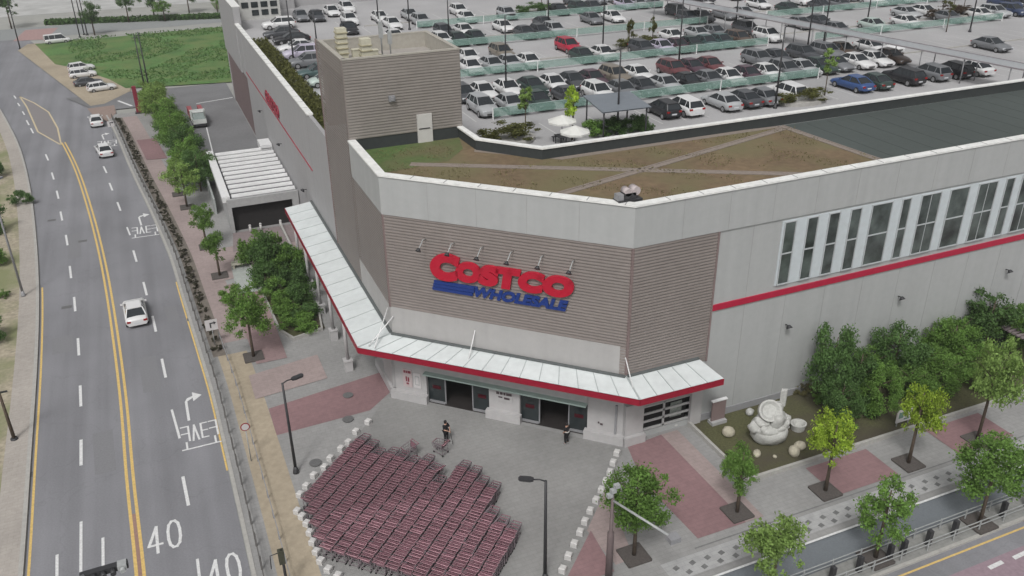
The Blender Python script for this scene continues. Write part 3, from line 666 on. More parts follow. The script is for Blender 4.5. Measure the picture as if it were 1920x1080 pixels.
notice(1.42, 1.98, 1.2, 2.45, [(.2,.2,.8,.24),(.2,.76,.8,.8),(.2,.2,.26,.8),(.74,.2,.8,.8)], 'white framed notice beside the pink one on the left entrance pier', mat('print_grey', (.3,.32,.32), .6, .1, 5), nw)
notice(7.85, 9.05, 1.5, 2.35, [(.02,.7,.2,.95),(.25,.7,.42,.95),(.47,.7,.6,.95),(.64,.7,.98,.95),(.15,.38,.4,.52),(.5,.3,.85,.5)], 'white notice with two dark lines on the middle entrance pier', nb, pm)
notice(15.25, 15.6, 1.2, 1.5, [(0,.5,.35,1),(.45,.2,1,.7)], 'tiny dark mark on the right entrance pier', nb, pm)
b = MB(); b.box((16.42,.02,.5),(16.56,.14,3.1),0,MD); tag(b.build('drain_pipe', greym), 'grey rainwater pipe on the right entrance pier', 'pipe')
# ------------------------------------------------------------------ garage with white louvred roof
gar = empty('ramp_shelter', (0,0,0)); tag(gar, 'grey car ramp shelter with white slatted roof beside the store wall', 'shelter')
b = MB(); b.box((5.3, 89.9, 0), (5.6, 107.5, 3.4)); b.box((5.3, 89.5, 0), (5.7, 89.9, 3.85)); b.box((5.7, 89.5, 3.0), (12.7, 89.9, 3.85)); b.box((12.0, 89.5, 0), (12.7, 89.9, 3.0)); b.box((5.3,107.2,0),(12.7,107.5,3.6))
b.build('wall', concr, gar)
b = MB(); b.box((4.95, 90.2, 3.4), (5.75, 107.5, 4.0)); b.build('side_beam', white_m, gar)
for k in range(11):
    y = 90.6+k*1.55; b = MB(); b.box((5.95, y, 3.65), (12.6, y+.72, 3.75)); b.box((5.95,y+.1,3.75),(12.6,y+.6,3.86)); b.box((5.95,y+.22,3.86),(12.6,y+.48,3.92)); b.build('roof_slat', white_m, gar)
b = MB(); b.box((5.7, 90.0, 3.0), (12.7, 107.2, 3.07)); b.build('dark_gap_sheet', mat('shade_grey', (.13,.13,.14), .8, .1, 3), gar)  # dark sheet below the slats, shade of the gaps put into its colour
b = MB(); b.box((5.75, 90.25, 0), (12.0, 90.45, 2.99)); b.build('dark_opening_sheet', darkint, gar)  # black sheet close behind the opening, painted in place of the shaded inside
b = MB(); b.box((11.3,106.2,3.45),(12.7,109.0,4.25)); b.build('end_box', white_m, gar)
for k, x in enumerate((7.2, 8.3, 10.4)):
    b = MB(); b.tube([(x, 89.2, .12), (x, 89.2, .85)], [.14, .12], 10); b.tube([(x,89.2,.85),(x,89.2,.95)], [.16,.1], 10)
    tag(b.build('bollard', stonew, None), 'short white bollard, %s from the left at the ramp entrance' % ORD[k], 'bollard', 'bollards at the ramp entrance')
b = MB(); b.box((10.3, 81, .12), (10.5, 89.2, .5)); tag(b.build('kerb_wall', kerbm), 'low pale kerb wall leading to the ramp entrance', 'wall')
# wall beside ramp and yard
b = MB(); b.box((4.3, 96, 0), (4.5, 112, 1.9)); tag(b.build('side_fence', mat('fence_grey', (.3,.32,.31), .7, .1, 3)), 'grey low wall between hedge and ramp shelter', 'wall')
# ------------------------------------------------------------------ cars
CARCOL = {'white': (.62,.62,.62), 'silver': (.36,.37,.38), 'grey': (.16,.165,.175), 'charcoal': (.06,.063,.07), 'black': (.018,.018,.021), 'teal': (.06,.1,.1), 'dark green': (.03,.05,.045),
          'plum': (.075,.04,.055), 'maroon': (.13,.045,.05), 'taupe': (.19,.165,.135), 'brown': (.1,.07,.055), 'blue': (.035,.075,.2), 'dark blue': (.035,.05,.1), 'red': (.36,.015,.04), 'pale green': (.4,.47,.44), 'pale violet': (.44,.41,.5)}
def carpaint(c): 
    return mat('car_'+c.replace(' ', '_'), CARCOL[c], .28, .03, 2, spec=.55)
SPEC = {  # length, half width, body profile (t along car from rear 0 to front 1: top height), belt, roof points
 'sedan': dict(L=4.75, w=.92, top=[(0,.78),(.03,.95),(.16,.99),(.3,.96),(.66,.93),(.8,.88),(.95,.74),(1,.58)], cab=[(.1,.97),(.27,1.40),(.52,1.45),(.72,.91)], roof=(.26,.54,1.42)),
 'suv':   dict(L=4.6, w=.94, top=[(0,.85),(.02,1.03),(.1,1.06),(.4,1.05),(.7,1.04),(.8,1.0),(.95,.9),(1,.7)], cab=[(.015,1.02),(.1,1.53),(.54,1.6),(.74,1.0)], roof=(.06,.58,1.6)),
 'hatch': dict(L=3.9, w=.87, top=[(0,.8),(.02,.95),(.1,.99),(.4,.98),(.72,.96),(.84,.9),(.96,.76),(1,.6)], cab=[(.01,.97),(.1,1.45),(.54,1.5),(.78,.94)], roof=(.09,.55,1.48)),
 'van':   dict(L=5.1, w=.97, top=[(0,.95),(.02,1.05),(.1,1.08),(.5,1.08),(.8,1.06),(.88,1.02),(.97,.9),(1,.7)], cab=[(.005,1.06),(.03,1.88),(.7,1.93),(.86,1.04)], roof=(.03,.72,1.9)),
}
CARPROTO = {}
def interp(pts, t):
    for (a, p), (c, q) in zip(pts[:-1], pts[1:]):
        if t <= c: return p+(q-p)*(t-a)/(c-a)
    return pts[-1][1]
def car_proto(kind, colr):
    key = (kind, colr)
    if key in CARPROTO: return CARPROTO[key]
    sp_ = SPEC[kind]; L, w = sp_['L'], sp_['w']; pm_ = carpaint(colr)
    root = empty('parked_car', (0, 0, 0)); root['category'] = 'car'
    Y = lambda t: (t-.5)*L
    b = MB(); T = [0, .015, .05, .12, .17, .22, .3, .45, .6, .7, .75, .8, .86, .92, .96, .985, 1]
    rings = []
    for t in T:
        k = 1-.16*max(0, (abs(t-.5)-.4)/.1)**2; hw = w*k; tp = interp(sp_['top'], t); zb = .24 if .05 < t < .95 else .34
        sec = [(-hw*.86, zb), (-hw*.99, zb+.1), (-hw, .62*tp+.12), (-hw*.95, tp-.09), (-hw*.8, tp), (0, tp+.025), (hw*.8, tp), (hw*.95, tp-.09), (hw, .62*tp+.12), (hw*.99, zb+.1), (hw*.86, zb)]
        i = len(b.v); b.v += [(x, Y(t), z_) for x, z_ in sec]; rings.append(i)
    n = 11
    for a, c in zip(rings[:-1], rings[1:]):
        for j in range(n-1): b.f.append([a+j, c+j, c+j+1, a+j+1]); b.mi.append(0); b.sm.append(True)
        b.f.append([a+n-1, c+n-1, c, a]); b.mi.append(0); b.sm.append(False)
    b.f.append([rings[0]+j for j in range(n)]); b.mi.append(0); b.sm.append(False)
    b.f.append([rings[-1]+j for j in range(n)][::-1]); b.mi.append(0); b.sm.append(False)
    part(b, 'body', pm_, root)
    c0, c1, c2, c3 = sp_['cab']; b = MB()
    wb, wt = w*.86, w*.66
    prof = [(c0, wb), (c1, wt), (c2, wt), (c3, wb)]
    Lp = [(-hw, Y(t), z_) for (t, z_), hw in prof]; Rp = [(hw, Y(t), z_) for (t, z_), hw in prof]
    mid = [((c0[0]+c1[0])/2,)]
    b.face(Lp[::-1]); b.face(Rp)
    b.face([Lp[0], Rp[0], Rp[1], Lp[1]][::-1]); b.face([Lp[2], Rp[2], Rp[3], Lp[3]][::-1]); b.face([Lp[1], Rp[1], Rp[2], Lp[2]][::-1])
    part(b, 'windows', carglass, root)
    b = MB(); r0, r1, rz_ = sp_['roof']; th = .035
    q = [(-wt*1.02, Y(c1[0]-.012), c1[1]-.01), (wt*1.02, Y(c1[0]-.012), c1[1]-.01), (wt*1.02, Y(c2[0]+.012), c2[1]-.01), (-wt*1.02, Y(c2[0]+.012), c2[1]-.01)]
    tq = [(x*.9, y, z_+.06) for x, y, z_ in q]; mz = max(c1[1], c2[1])+.05
    b.face(tq); 
    for i in range(4): b.face([q[i], q[(i+1) % 4], tq[(i+1) % 4], tq[i]])
    for sx in (-1, 1):                     # roof pillars
        P0, P1, P2, P3 = [(sx*hw*1.01, Y(t), z_) for (t, z_), hw in prof]
        b.bar(P0, P1, .09, .05); b.bar(P2, P3, .07, .05)
        tm = .42; zm = interp([(c1[0], c1[1]), (c2[0], c2[1])], tm); b.bar((sx*wb*1.005, Y(tm), 1.0), (sx*wt*1.01, Y(tm), zm), .06, .04)
        if kind in ('suv', 'van', 'hatch'): b.bar((sx*wb*1.005, Y(.2), 1.0), (sx*wt*1.01, Y(.19), c1[1]), .07, .04)
    part(b, 'roof', pm_, root)
    rr = .34 if kind in ('suv', 'van') else .31
    for t in (.175, .805):
        for sx in (-1, 1):
            b = MB(); x0 = sx*(w-.2); x1 = sx*(w+.015); b.tube([(x0, Y(t), rr), (x1, Y(t), rr)], rr, 14, 0); b.tube([(x1, Y(t), rr), (x1+sx*.012, Y(t), rr)], rr*.62, 10, 1)
            part(b, 'wheel', [tyre, rimm], root)
    for sx in (-1, 1):
        tp = interp(sp_['top'], .96); b = MB(); b.box((min(sx*w*.5, sx*w*.86), Y(.955), tp-.2), (max(sx*w*.5, sx*w*.86), Y(.992), tp-.06)); part(b, 'headlight', lampw, root)
        tp = interp(sp_['top'], .02); b = MB(); b.box((min(sx*w*.55, sx*w*.88), Y(-.004), tp-.24), (max(sx*w*.55, sx*w*.88), Y(.02), tp-.08)); part(b, 'taillight', lampr, root)
        b = MB(); b.box((min(sx*w*.95, sx*(w+.16)), Y(.655), .98), (max(sx*w*.95, sx*(w+.16)), Y(.675), 1.12)); part(b, 'mirror', pm_, root)
    b = MB(); b.box((-w*.45, Y(.99), .36), (w*.45, Y(1.001), .52)); part(b, 'grille', dark, root)
    b = MB(); b.box((-.26, Y(-.002), .5), (.26, Y(.004), .62)); part(b, 'number_plate', lampw, root)
    CARPROTO[key] = [root, False]; return CARPROTO[key]
def place_car(kind, colr, x, y, z, rz, label, group):
    pr = car_proto(kind, colr)
    if not pr[1]: o = pr[0]; pr[1] = True
    else: o = copy_tree(pr[0])
    o.location = (x, y, z); o.rotation_euler = (0, 0, rz); o['label'] = label; o['category'] = 'car'
    if group: o['group'] = group
    elif 'group' in o: del o['group']
    return o
KN = {'sedan': 'sedan', 'suv': 'SUV', 'hatch': 'hatchback', 'van': 'van'}
UP_, DN_ = 0., math.pi          # nose away from / towards the camera side
# street cars
rd = lambda y: math.atan2(-(fc(y+3)-fc(y-3)), 6)
x, y = at(256, 594); place_car('sedan', 'white', x, y, 0, rd(y), 'white sedan driving on the road just below the middle of the left lane', None)['label'] = 'white sedan nearest on the road, driving away beside the centre line'
x, y = at(197, 289); place_car('sedan', 'white', x, y, 0, rd(y), 'white sedan on the road next to the small painted arrow, second of the driving cars', None)
x, y = at(182, 233); place_car('sedan', 'white', x, y, 0, rd(y)-.1, 'white sedan farthest along the road, level with the end of the pavement', None)
for i, (px, py, k, c, rz, lab) in enumerate(((152,126,'suv','white',-1.35,'white SUV at the back of the row parked on the dirt edge of the field'),(155,138,'suv','white',-1.45,'white SUV in front of the back one on the dirt lot by the field'),
     (165,153,'sedan','charcoal',-1.4,'dark sedan between the white cars parked on the dirt lot'),(190,163,'suv','white',-1.35,'white SUV nearest the side road on the dirt lot'),(107,75,'van','white',-1.4,'white van alone at the far corner of the grass field'))):
    x, y = at(px, py, .7); place_car(k, c, x, y, .04, rz, lab, 'cars on the dirt lot' if i < 4 else None)
# deck cars
DZ = 14.0
rowdef = []
rowdef.append(('front row behind the parapet', 67.2, UP_, [(1243,'hatch','black'),(1274,'suv','white'),(1352,'sedan','silver'),(1390,'sedan','charcoal'),(1424,'sedan','grey'),(1476,'suv','white'),(1600,'sedan','blue'),(1634,'sedan','dark green'),(1694,'suv','black'),(1745,'suv','grey'),(1784,'suv','black'),(1822,'sedan','white')]))
rowdef.append(('nearest barrier row', 75.0, DN_, [(905,'suv','silver'),(957,'sedan','silver'),(1008,'sedan','dark green'),(1066,'sedan','charcoal'),(1122,'suv','white'),(1168,'sedan','grey'),(1207,'sedan','charcoal'),(1250,'sedan','silver'),(1290,'sedan','black'),(1330,'sedan','grey'),(1366,'sedan','white'),(1402,'sedan','plum'),(1438,'sedan','white'),(1472,'suv','grey'),(1504,'sedan','silver'),(1536,'sedan','dark green'),(1568,'sedan','grey'),(1606,'sedan','white'),(1640,'sedan','white'),(1672,'sedan','brown'),(1860,'sedan','grey')]))
rowdef.append(('row behind the nearest barrier', 80.4, DN_, [(868,'hatch','charcoal'),(905,'sedan','white'),(953,'sedan','white'),(997,'sedan','dark green'),(1038,'sedan','white'),(1075,'sedan','charcoal'),(1112,'sedan','plum'),(1155,'suv','taupe'),(1196,'sedan','white'),(1262,'suv','maroon'),(1298,'sedan','plum'),(1332,'sedan','maroon'),(1424,'suv','grey'),(1458,'sedan','charcoal'),(1508,'suv','charcoal'),(1550,'suv','grey'),(1580,'sedan','brown'),(1633,'sedan','white'),(1660,'sedan','white')]))
rowdef.append(('middle barrier row', 91.2, DN_, [(884,'sedan','white'),(924,'sedan','silver'),(952,'sedan','silver'),(992,'sedan','white'),(1092,'sedan','dark green'),(1132,'sedan','white'),(1206,'suv','charcoal'),(1242,'sedan','pale violet'),(1266,'sedan','plum'),(1290,'sedan','dark green'),(1322,'sedan','teal'),(1352,'sedan','teal'),(1386,'suv','brown'),(1442,'suv','white'),(1570,'sedan','grey'),(1640,'sedan','pale green'),(1700,'sedan','white'),(1780,'sedan','grey'),(1838,'sedan','white'),(1868,'suv','silver'),(1898,'suv','dark blue')]))
rowdef.append(('row behind the middle barrier', 96.6, DN_, [(878,'sedan','white'),(942,'suv','taupe'),(1066,'suv','red'),(1262,'sedan','white'),(1400,'suv','charcoal'),(1884,'van','dark blue'),(1912,'sedan','black'),(1500,'sedan','grey'),(1536,'sedan','charcoal'),(1700,'sedan','silver'),(1735,'sedan','white'),(1310,'sedan','silver'),(1340,'sedan','grey')]))
rowdef.append(('far barrier row', 107.2, DN_, [(765,'sedan','dark green'),(828,'suv','white'),(858,'sedan','dark green'),(892,'sedan','dark green'),(985,'sedan','charcoal'),(1002,'hatch','charcoal'),(1024,'suv','silver'),(1290,'suv','charcoal'),(1316,'sedan','charcoal'),(1540,'sedan','charcoal'),(1576,'sedan','grey'),(1640,'sedan','white'),(1690,'sedan','white'),(1735,'suv','white'),(1660,'sedan','grey'),(1360,'sedan','grey'),(1395,'sedan','silver'),(1480,'sedan','dark green'),(1790,'sedan','charcoal'),(1830,'sedan','white')]))
rowdef.append(('row behind the far barrier', 112.6, DN_, [(740,'sedan','white'),(832,'suv','charcoal'),(870,'sedan','white'),(944,'sedan','white'),(1020,'sedan','charcoal'),(1270,'suv','charcoal'),(1424,'sedan','white'),(1500,'suv','white'),(1545,'sedan','grey'),(1590,'sedan','silver'),(1660,'sedan','charcoal'),(1735,'sedan','silver'),(1800,'sedan','white'),(1850,'sedan','black'),(1330,'sedan','white'),(1110,'sedan','grey'),(1150,'sedan','white')]))
rowdef.append(('second farthest deck row', 122.0, DN_, [(735,'sedan','white'),(790,'suv','silver'),(875,'sedan','white'),(950,'suv','silver'),(1048,'sedan','black'),(1085,'suv','dark green'),(1112,'sedan','charcoal'),(1172,'sedan','pale violet'),(1196,'sedan','silver'),(1222,'sedan','grey'),(1424,'sedan','white'),(1450,'sedan','charcoal'),(1500,'sedan','white'),(1560,'sedan','silver'),(1600,'sedan','grey'),(1680,'sedan','white'),(1320,'sedan','charcoal'),(1370,'sedan','silver')]))
rowdef.append(('farthest deck row', 128.0, DN_, [(712,'sedan','white'),(768,'sedan','silver'),(860,'suv','white'),(1075,'sedan','charcoal'),(1120,'suv','grey'),(1150,'sedan','silver'),(1185,'sedan','charcoal'),(1215,'sedan','silver'),(1262,'sedan','black'),(1760,'sedan','silver')]))
DECKX = []
for rname, Y, fac, lst in rowdef:
    prev = None
    lst = sorted(lst)
    xs = []
    for px, k, c in lst:
        x = x_at(px, Y, DZ+.8)
        if prev is not None and x-prev < 2.15: x = prev+2.15
        prev = x; xs.append(x)
    for i, ((px, k, c), x) in enumerate(zip(lst, xs)):
        yy = Y+random.uniform(-.15, .15); DECKX.append((x, yy))
        place_car(k, c, x, yy, DZ, fac+random.uniform(-.02, .02), '%s %s, %s car from the left in the %s' % (c, KN[k], ordn(i), rname), 'cars in the '+rname)
col = [(594,29,'sedan','charcoal',DN_),(564,29,'sedan','grey',DN_),(622,20,'sedan','white',DN_),(650,14,'suv','white',DN_)]
for i, (px, py, k, c, rz) in enumerate(sorted(col)):
    x, y = at(px, py, DZ+.7); place_car(k, c, x, y, DZ, rz, '%s %s, %s car from the left in the far left corner of the deck' % (c, KN[k], ordn(i)), 'cars in the far left deck corner')
col = [(522,44,'suv','white'),(527,60,'sedan','charcoal'),(546,71,'sedan','black'),(556,86,'sedan','white'),(566,98,'suv','pale violet'),(574,114,'suv','grey'),(584,133,'sedan','teal'),(594,150,'hatch','pale green'),(603,172,'sedan','silver'),(655,36,'suv','white'),(655,52,'sedan','black')]
for i, (px, py, k, c) in enumerate(col):
    x, y = at(px, py, DZ+.7)
    if i < 9: x = max(x, 17.6)
    place_car(k, c, x, y, DZ, math.pi/2 if i < 9 else DN_, '%s %s, %s from the far end of the line beside the deck grass strip' % (c, KN[k], ordn(i)) if i < 9 else '%s %s seen behind the stair tower roof equipment, %s one' % (c, KN[k], 'farther' if i == 9 else 'nearer'), 'cars along the deck hedge' if i < 9 else 'cars behind the stair tower')
# parking bay paint on the deck
b = MB()
for Y in (67.2, 75.0, 80.4, 91.2, 96.6, 107.2, 112.6, 122, 128):
    x = 27.
    while x < 140:
        b.face([(x-.06, Y-2.5, DZ+.005), (x+.06, Y-2.5, DZ+.005), (x+.06, Y+2.5, DZ+.005), (x-.06, Y+2.5, DZ+.005)]); x += 2.5
struct(b.build('bay_lines', mat('bay_paint', (.47,.47,.46), .8, .15, 5)))
b = MB()
for Y in (77.75, 93.9, 109.9, 125): b.box((30, Y-.1, DZ), (140, Y+.1, DZ+.14))
struct(b.build('deck_kerb', kerbm))
# barriers of green tinted glass
def barrier(name, x0, x1, y, m, label, h=1.05, zz=DZ, step=10., group='glass barriers on the deck'):
    r = empty(name, (x0, y, zz)); tag(r, label, 'barrier', group)
    n = max(1, int((x1-x0)/step)); st = (x1-x0)/n
    b = MB(); b.box((0, -.015, .3), (x1-x0, .015, h)); b.build('glass', m, r)
    b = MB(); b.box((0, -.03, h), (x1-x0, .03, h+.05)); b.build('top_rail', m if False else white_m if False else mat('rail_green', (.3,.4,.37), .5, .06, 2), r)
    for i in range(n+1):
        b = MB(); b.box((i*st-.05, -.05, 0), (i*st+.05, .05, h+.1)); b.build('post', white_m, r)
barrier('glass_barrier', 28.6, 66, 72.35, meshgreen, 'nearest green tinted glass barrier in front of the parked cars on the deck')
barrier('glass_barrier', 30.0, 72, 88.55, meshgreen, 'middle green tinted glass barrier, behind the nearest one on the deck')
barrier('glass_barrier', 33.0, 74, 104.5, meshgreen, 'far green tinted glass barrier, behind the middle one on the deck')
barrier('glass_barrier', 79.0, 112, 88.3, meshgreen, 'green tinted glass barrier at right beyond the covered walkway')
barrier('glass_barrier', 84.0, 125, 104.3, meshgreen, 'far right green tinted glass barrier beyond the covered walkway')
barrier('glass_barrier', 36.0, 76, 119.2, meshgreen, 'farthest green tinted glass barrier near the top edge of the deck')
# covered walkway across the deck
r = empty('covered_walkway', (0,0,0)); tag(r, 'long grey translucent covered walkway crossing the roof car park on thin posts', 'walkway cover')
W0, W1 = Vector((79.6, 57.5)), Vector((72.0, 116))
dv = (W1-W0).normalized(); nv = Vector((-dv.y, dv.x))*1.35
b = MB(); mb_quadbox(b, W0-nv, W0+nv, W1+nv, W1-nv, DZ+2.55, DZ+2.62); b.build('roof_sheet', cloudy, r)
b = MB()
for o in (-1, 1): b.bar((*(W0+nv*o), DZ+2.6), (*(W1+nv*o), DZ+2.6), .12, .14)
b.build('edge_beam', mat('beam_mauve', (.26,.24,.25), .6, .06, 2), r)
L = (W1-W0).length; k = 2.
while k < L:
    for o in (-1, 1):
        p = W0+dv*k+nv*o*.9; b = MB(); b.tube([(p.x, p.y, DZ), (p.x, p.y, DZ+2.55)], .06, 6); b.build('post', greym, r)
    k += 5.
# grey shelter canopy near the parasols
r = empty('deck_shelter', (0,0,0)); tag(r, 'flat blue-grey shelter roof beside the white parasols on the deck', 'shelter')
b = MB(); b.face([(34.3,62.0,16.6),(38.9,61.8,16.6),(39.6,66.8,16.75),(35.1,67.2,16.75)]); b.face([(34.3,62.0,16.52),(35.1,67.2,16.67),(39.6,66.8,16.67),(38.9,61.8,16.52)]); b.build('roof_sheet', mat('blue_grey_sheet', (.17,.19,.215), .5, .06, 2), r)
for p in ((34.6,62.3),(38.6,62.1),(39.3,66.5),(35.4,66.9)):
    b = MB(); b.tube([(*p, DZ), (*p, 16.55)], .07, 8); b.build('post', dark, r)
# parasols
for i, (px, py, lab) in enumerate(((1054,224,'white round parasol farther from the parapet on the deck'),(1078,244,'white round parasol nearer the parapet on the deck'))):
    x, y = at(px, py, 16.1); r = empty('parasol', (x, y, DZ)); tag(r, lab, 'parasol', 'white parasols on the deck')
    b = MB()
    for j in range(8):
        a0, a1 = math.pi*j/4, math.pi*(j+1)/4; b.face([(1.25*math.cos(a0), 1.25*math.sin(a0), 2.0), (1.25*math.cos(a1), 1.25*math.sin(a1), 2.0), (0, 0, 2.5)])
        b.face([(1.25*math.cos(a1), 1.25*math.sin(a1), 2.0), (1.25*math.cos(a0), 1.25*math.sin(a0), 2.0), (1.25*math.cos(a0), 1.25*math.sin(a0), 1.85), (1.25*math.cos(a1), 1.25*math.sin(a1), 1.85)])
    b.build('canopy', parasolm, r)
    b = MB(); b.tube([(0,0,0),(0,0,2.5)], .03, 6); b.build('pole', dark, r)
    t = empty('picnic_table', (x+.1, y-.1, DZ)); tag(t, 'dark picnic table under the %s parasol' % ('farther' if i == 0 else 'nearer'), 'table', 'picnic tables on the deck')
    b = MB(); b.box((-.6,-.6,.7),(.6,.6,.76)); b.build('tabletop', dark, t)
    for q in ((-.5,-.5),(.5,-.5),(.5,.5),(-.5,.5)):
        b = MB(); b.box((q[0]-.03,q[1]-.03,0),(q[0]+.03,q[1]+.03,.7)); b.build('leg', dark, t)
    for o in (-1, 1):
        b = MB(); b.box((-.6,o*.95-.15,.42),(.6,o*.95+.15,.46)); b.box((-.5,o*.95-.03,0),(-.44,o*.95+.03,.42)); b.box((.44,o*.95-.03,0),(.5,o*.95+.03,.42)); b.build('bench_seat', dark, t)
# ------------------------------------------------------------------ lamps and poles
def lamp(x, y, z, h, label, group, ang=0., m=dark, arm=.9, r0=.11, r1=.07):
    r = empty('street_lamp', (x, y, z)); r.rotation_euler = (0, 0, ang); tag(r, label, 'street lamp', group)
    b = MB(); b.tube([(0,0,0),(0,0,.12),(0,0,.5)], [.22,.2,r0], 10); b.tube([(0,0,.4),(0,0,h)], [r0,r1], 8); b.build('pole', m, r)
    b = MB(); b.tube([(0,0,h-.05),(arm*.35,0,h+.05),(arm*.8,0,h)], .04, 6); b.build('arm', m, r)
    b = MB(); b.prism([(arm*.7,-.09),(arm*.7,.09),(arm*.9,.17),(arm*1.5,.15),(arm*1.6,0),(arm*1.5,-.15),(arm*.9,-.17)], h-.06, h+.08); b.build('lamp_head', m, r)
    return r
lamp(4.2, 46.8, S, 6.9, 'black street lamp beside the left line of stone blocks', None, .3)
lamp(15.1, 31.9, S, 6.9, 'black street lamp on the plaza at the bottom of the picture', None, 2.6)
DL_ = [(949,178,7.8),(1157,252,7.2),(1271,140,9),(1453,203,7.5),(1130,93,11),(768,56,9),(551,116,7.5),(1512,103,9),(1378,60,9),(1543,88,11),(1626,40,10),(1818,60,10),(1028,54,11),(842,74,6),(595,90,4.5),(710,45,9)]
for i, (px, py, h) in enumerate(sorted(DL_)):
    x, y = at(px, py, DZ); lamp(x, y, DZ, h, 'thin dark lamp post on the roof car park, %s from the left' % ordn(i), 'lamp posts on the roof car park', 0 if i % 2 else math.pi, arm=.7, r0=.1, r1=.06)
for i, (px, py, h, lean) in enumerate(((45,557,11,0),(28,826,4.5,0),(38,92,13,0),(158,65,13,0),(164,66,13,0),(150,70,13,0),(274,178,10,0),(284,188,11,0))):
    x, y = at(px, py)
    lab = ['dark lamp post rising from the left pavement','short brown post near the lower left edge','tall post at the far road junction','tall thin post left of a pair by the far road','tall thin post, middle of three by the far road','tall thin post, leftmost of three by the far road','tall green pole behind the red totem','tall green pole nearest the red totem'][i]
    if i in (0,):
        lamp(x, y, S, h, lab, None, .9, m=greym)
    else:
        r = empty('pole', (x, y, 0)); tag(r, lab, 'pole'); b = MB(); b.tube([(0,0,0),(0,0,h)], [.13,.08], 8); b.build('shaft', [dark, bark, dark, dark, dark, dark, dark, dark][i], r); b = MB(); b.tube([(0,0,0),(0,0,.25)], [.3,.22], 8); b.box((-.5,-.05,h-.6),(.5,.05,h-.5)); b.build('base', dark, r)
# pole with cross arm at the lower right edge of the plaza
r = empty('signal_pole', (18.3, 30.5, S)); tag(r, 'brown steel signal pole with long pale arm in front of the plaza tree', 'signal pole')
b = MB(); b.tube([(0,0,0),(0,0,3.4),(0,0,3.5),(0,0,6.0)], [.2,.18,.1,.08], 10); b.build('pole', mat('pole_brown', (.13,.1,.1), .6, .1, 3), r)
b = MB(); b.tube([(0,0,5.6),(1.4,-3.2,5.4)], .07, 6); b.build('arm', galv, r)
for k in range(3):
    b = MB(); b.box((-.35+k*.2,-.15,5.9+k*.25),(-.05+k*.2,.1,6.1+k*.25)); b.build('camera_box', galv, r)
b = MB(); b.box((1.3,-3.6,5.1),(1.9,-3.1,5.4)); b.build('signal_head', greym, r)
# signal head over the near left road
r = empty('traffic_signal', (0,0,0)); tag(r, 'dark horizontal traffic signal over the near left road at the bottom edge', 'traffic signal')
p, q = at(150,1082,6.), at(240,1056,6.); b = MB(); b.bar((*p, 6.), (*q, 6.), .32, .3); b.build('housing', dark, r)
dq = Vector((q[0]-p[0], q[1]-p[1]))
for k in range(4):
    c = Vector(p)+dq*(.28+k*.2); b = MB(); b.tube([(c.x, c.y-.1, 6.), (c.x+.02, c.y-.45, 5.98)], .13, 10); b.build('visor', dark if k < 3 else galv, r)
b = MB(); b.box((q[0]-.45,q[1]-.3,5.95),(q[0]-.05,q[1]+.14,6.2)); b.build('end_cap', galv, r)
b = MB(); b.tube([(p[0]+.2, p[1]-.1, 6.1), (p[0]-5.2, p[1]-2.4, 6.3), (p[0]-5.4, p[1]-2.5, 0)], .09, 8); b.build('mast', greym, r)
# road signs
def roadsign(px, py, h, size, label, kind, bgm):
    x, y = at(px, py); r = empty('road_sign', (x, y, S)); tag(r, label, 'sign')
    b = MB(); b.tube([(0,.04,0),(0,.04,h)], .035, 8); b.build('post', galv, r)
    if kind == 'sq':
        b = MB(); b.box((-size/2,-.03,h-size),(size/2,0,h)); b.build('panel', bgm, r)
        b = MB(); zc = h-size/2; b.box((-.12*size/.9,-.045,zc-.25),( -.02*size/.9,-.03,zc+.12)); b.box((-.12*size/.9,-.045,zc+.12),(.25*size/.9,-.03,zc+.22)); b.face([(.2,-.046,zc+.02),(.4,-.046,zc+.17),(.2,-.046,zc+.32)]); b.build('arrow', dark, r)
    else:
        b = MB(); b.tube([(0,-.02,h),(0,0,h)], size/2, 20); b.build('rim', redm, r)
        b = MB(); b.tube([(0,-.035,h),(0,-.02,h)], size/2*.78, 20); b.build('panel', nw, r)
roadsign(404, 650, 2.4, .95, 'white square turn sign standing in the left planting strip', 'sq', nw)
roadsign(214, 262, 2.6, .8, 'white turn sign at the far end of the left pavement', 'sq', nw)
roadsign(472, 868, 2.8, .6, 'round red-rimmed sign by the sandy path', 'rd', nw)
r = empty('totem_sign', (-1.8, 145.6, S)); tag(r, 'dark red upright totem sign at the corner of the side road', 'sign')
b = MB(); b.box((-.6,-.3,0),(.0,.3,4.2)); b.build('panel', mat('totem_red', (.2,.02,.04), .5, .08, 3), r); b = MB(); b.box((.0,-.3,0),(.9,.3,2.2)); b.build('side_panel', mat('totem_maroon', (.14,.025,.04), .6, .08, 3), r); b = MB(); b.box((-.8,-.5,0),(1.0,.5,.2)); b.build('base', dark, r)
r = empty('notice_board', (32.3, 40.3, S)); tag(r, 'brown notice board with white top edge against the long wall', 'notice board')
b = MB(); b.box((-.55,-.05,.3),(.55,.05,1.9)); b.build('panel', tan_d, r); b = MB(); b.box((-.62,-.12,1.9),(.62,.12,1.98)); b.build('top_edge', white_m, r); b = MB(); b.box((-.6,-.3,0),(.6,.3,.3)); b.build('base', concr, r)
x, y = at(1690, 800); r = empty('garden_board', (x, y, S)); tag(r, 'small white board with green markings at the edge of the garden bed', 'board')
b = MB(); b.box((-.65,-.04,.35),(.65,.04,1.35)); b.build('panel', nw, r); b = MB(); b.box((-.5,-.05,.7),(-.1,-.04,1.2)); b.box((.0,-.05,.5),(.5,-.04,.62)); b.build('print', mat('print_green', (.12,.2,.16), .6, .1, 3), r); b = MB(); b.box((-.55,-.03,0),(-.49,.03,.35)); b.box((.49,-.03,0),(.55,.03,.35)); b.build('legs', greym, r)
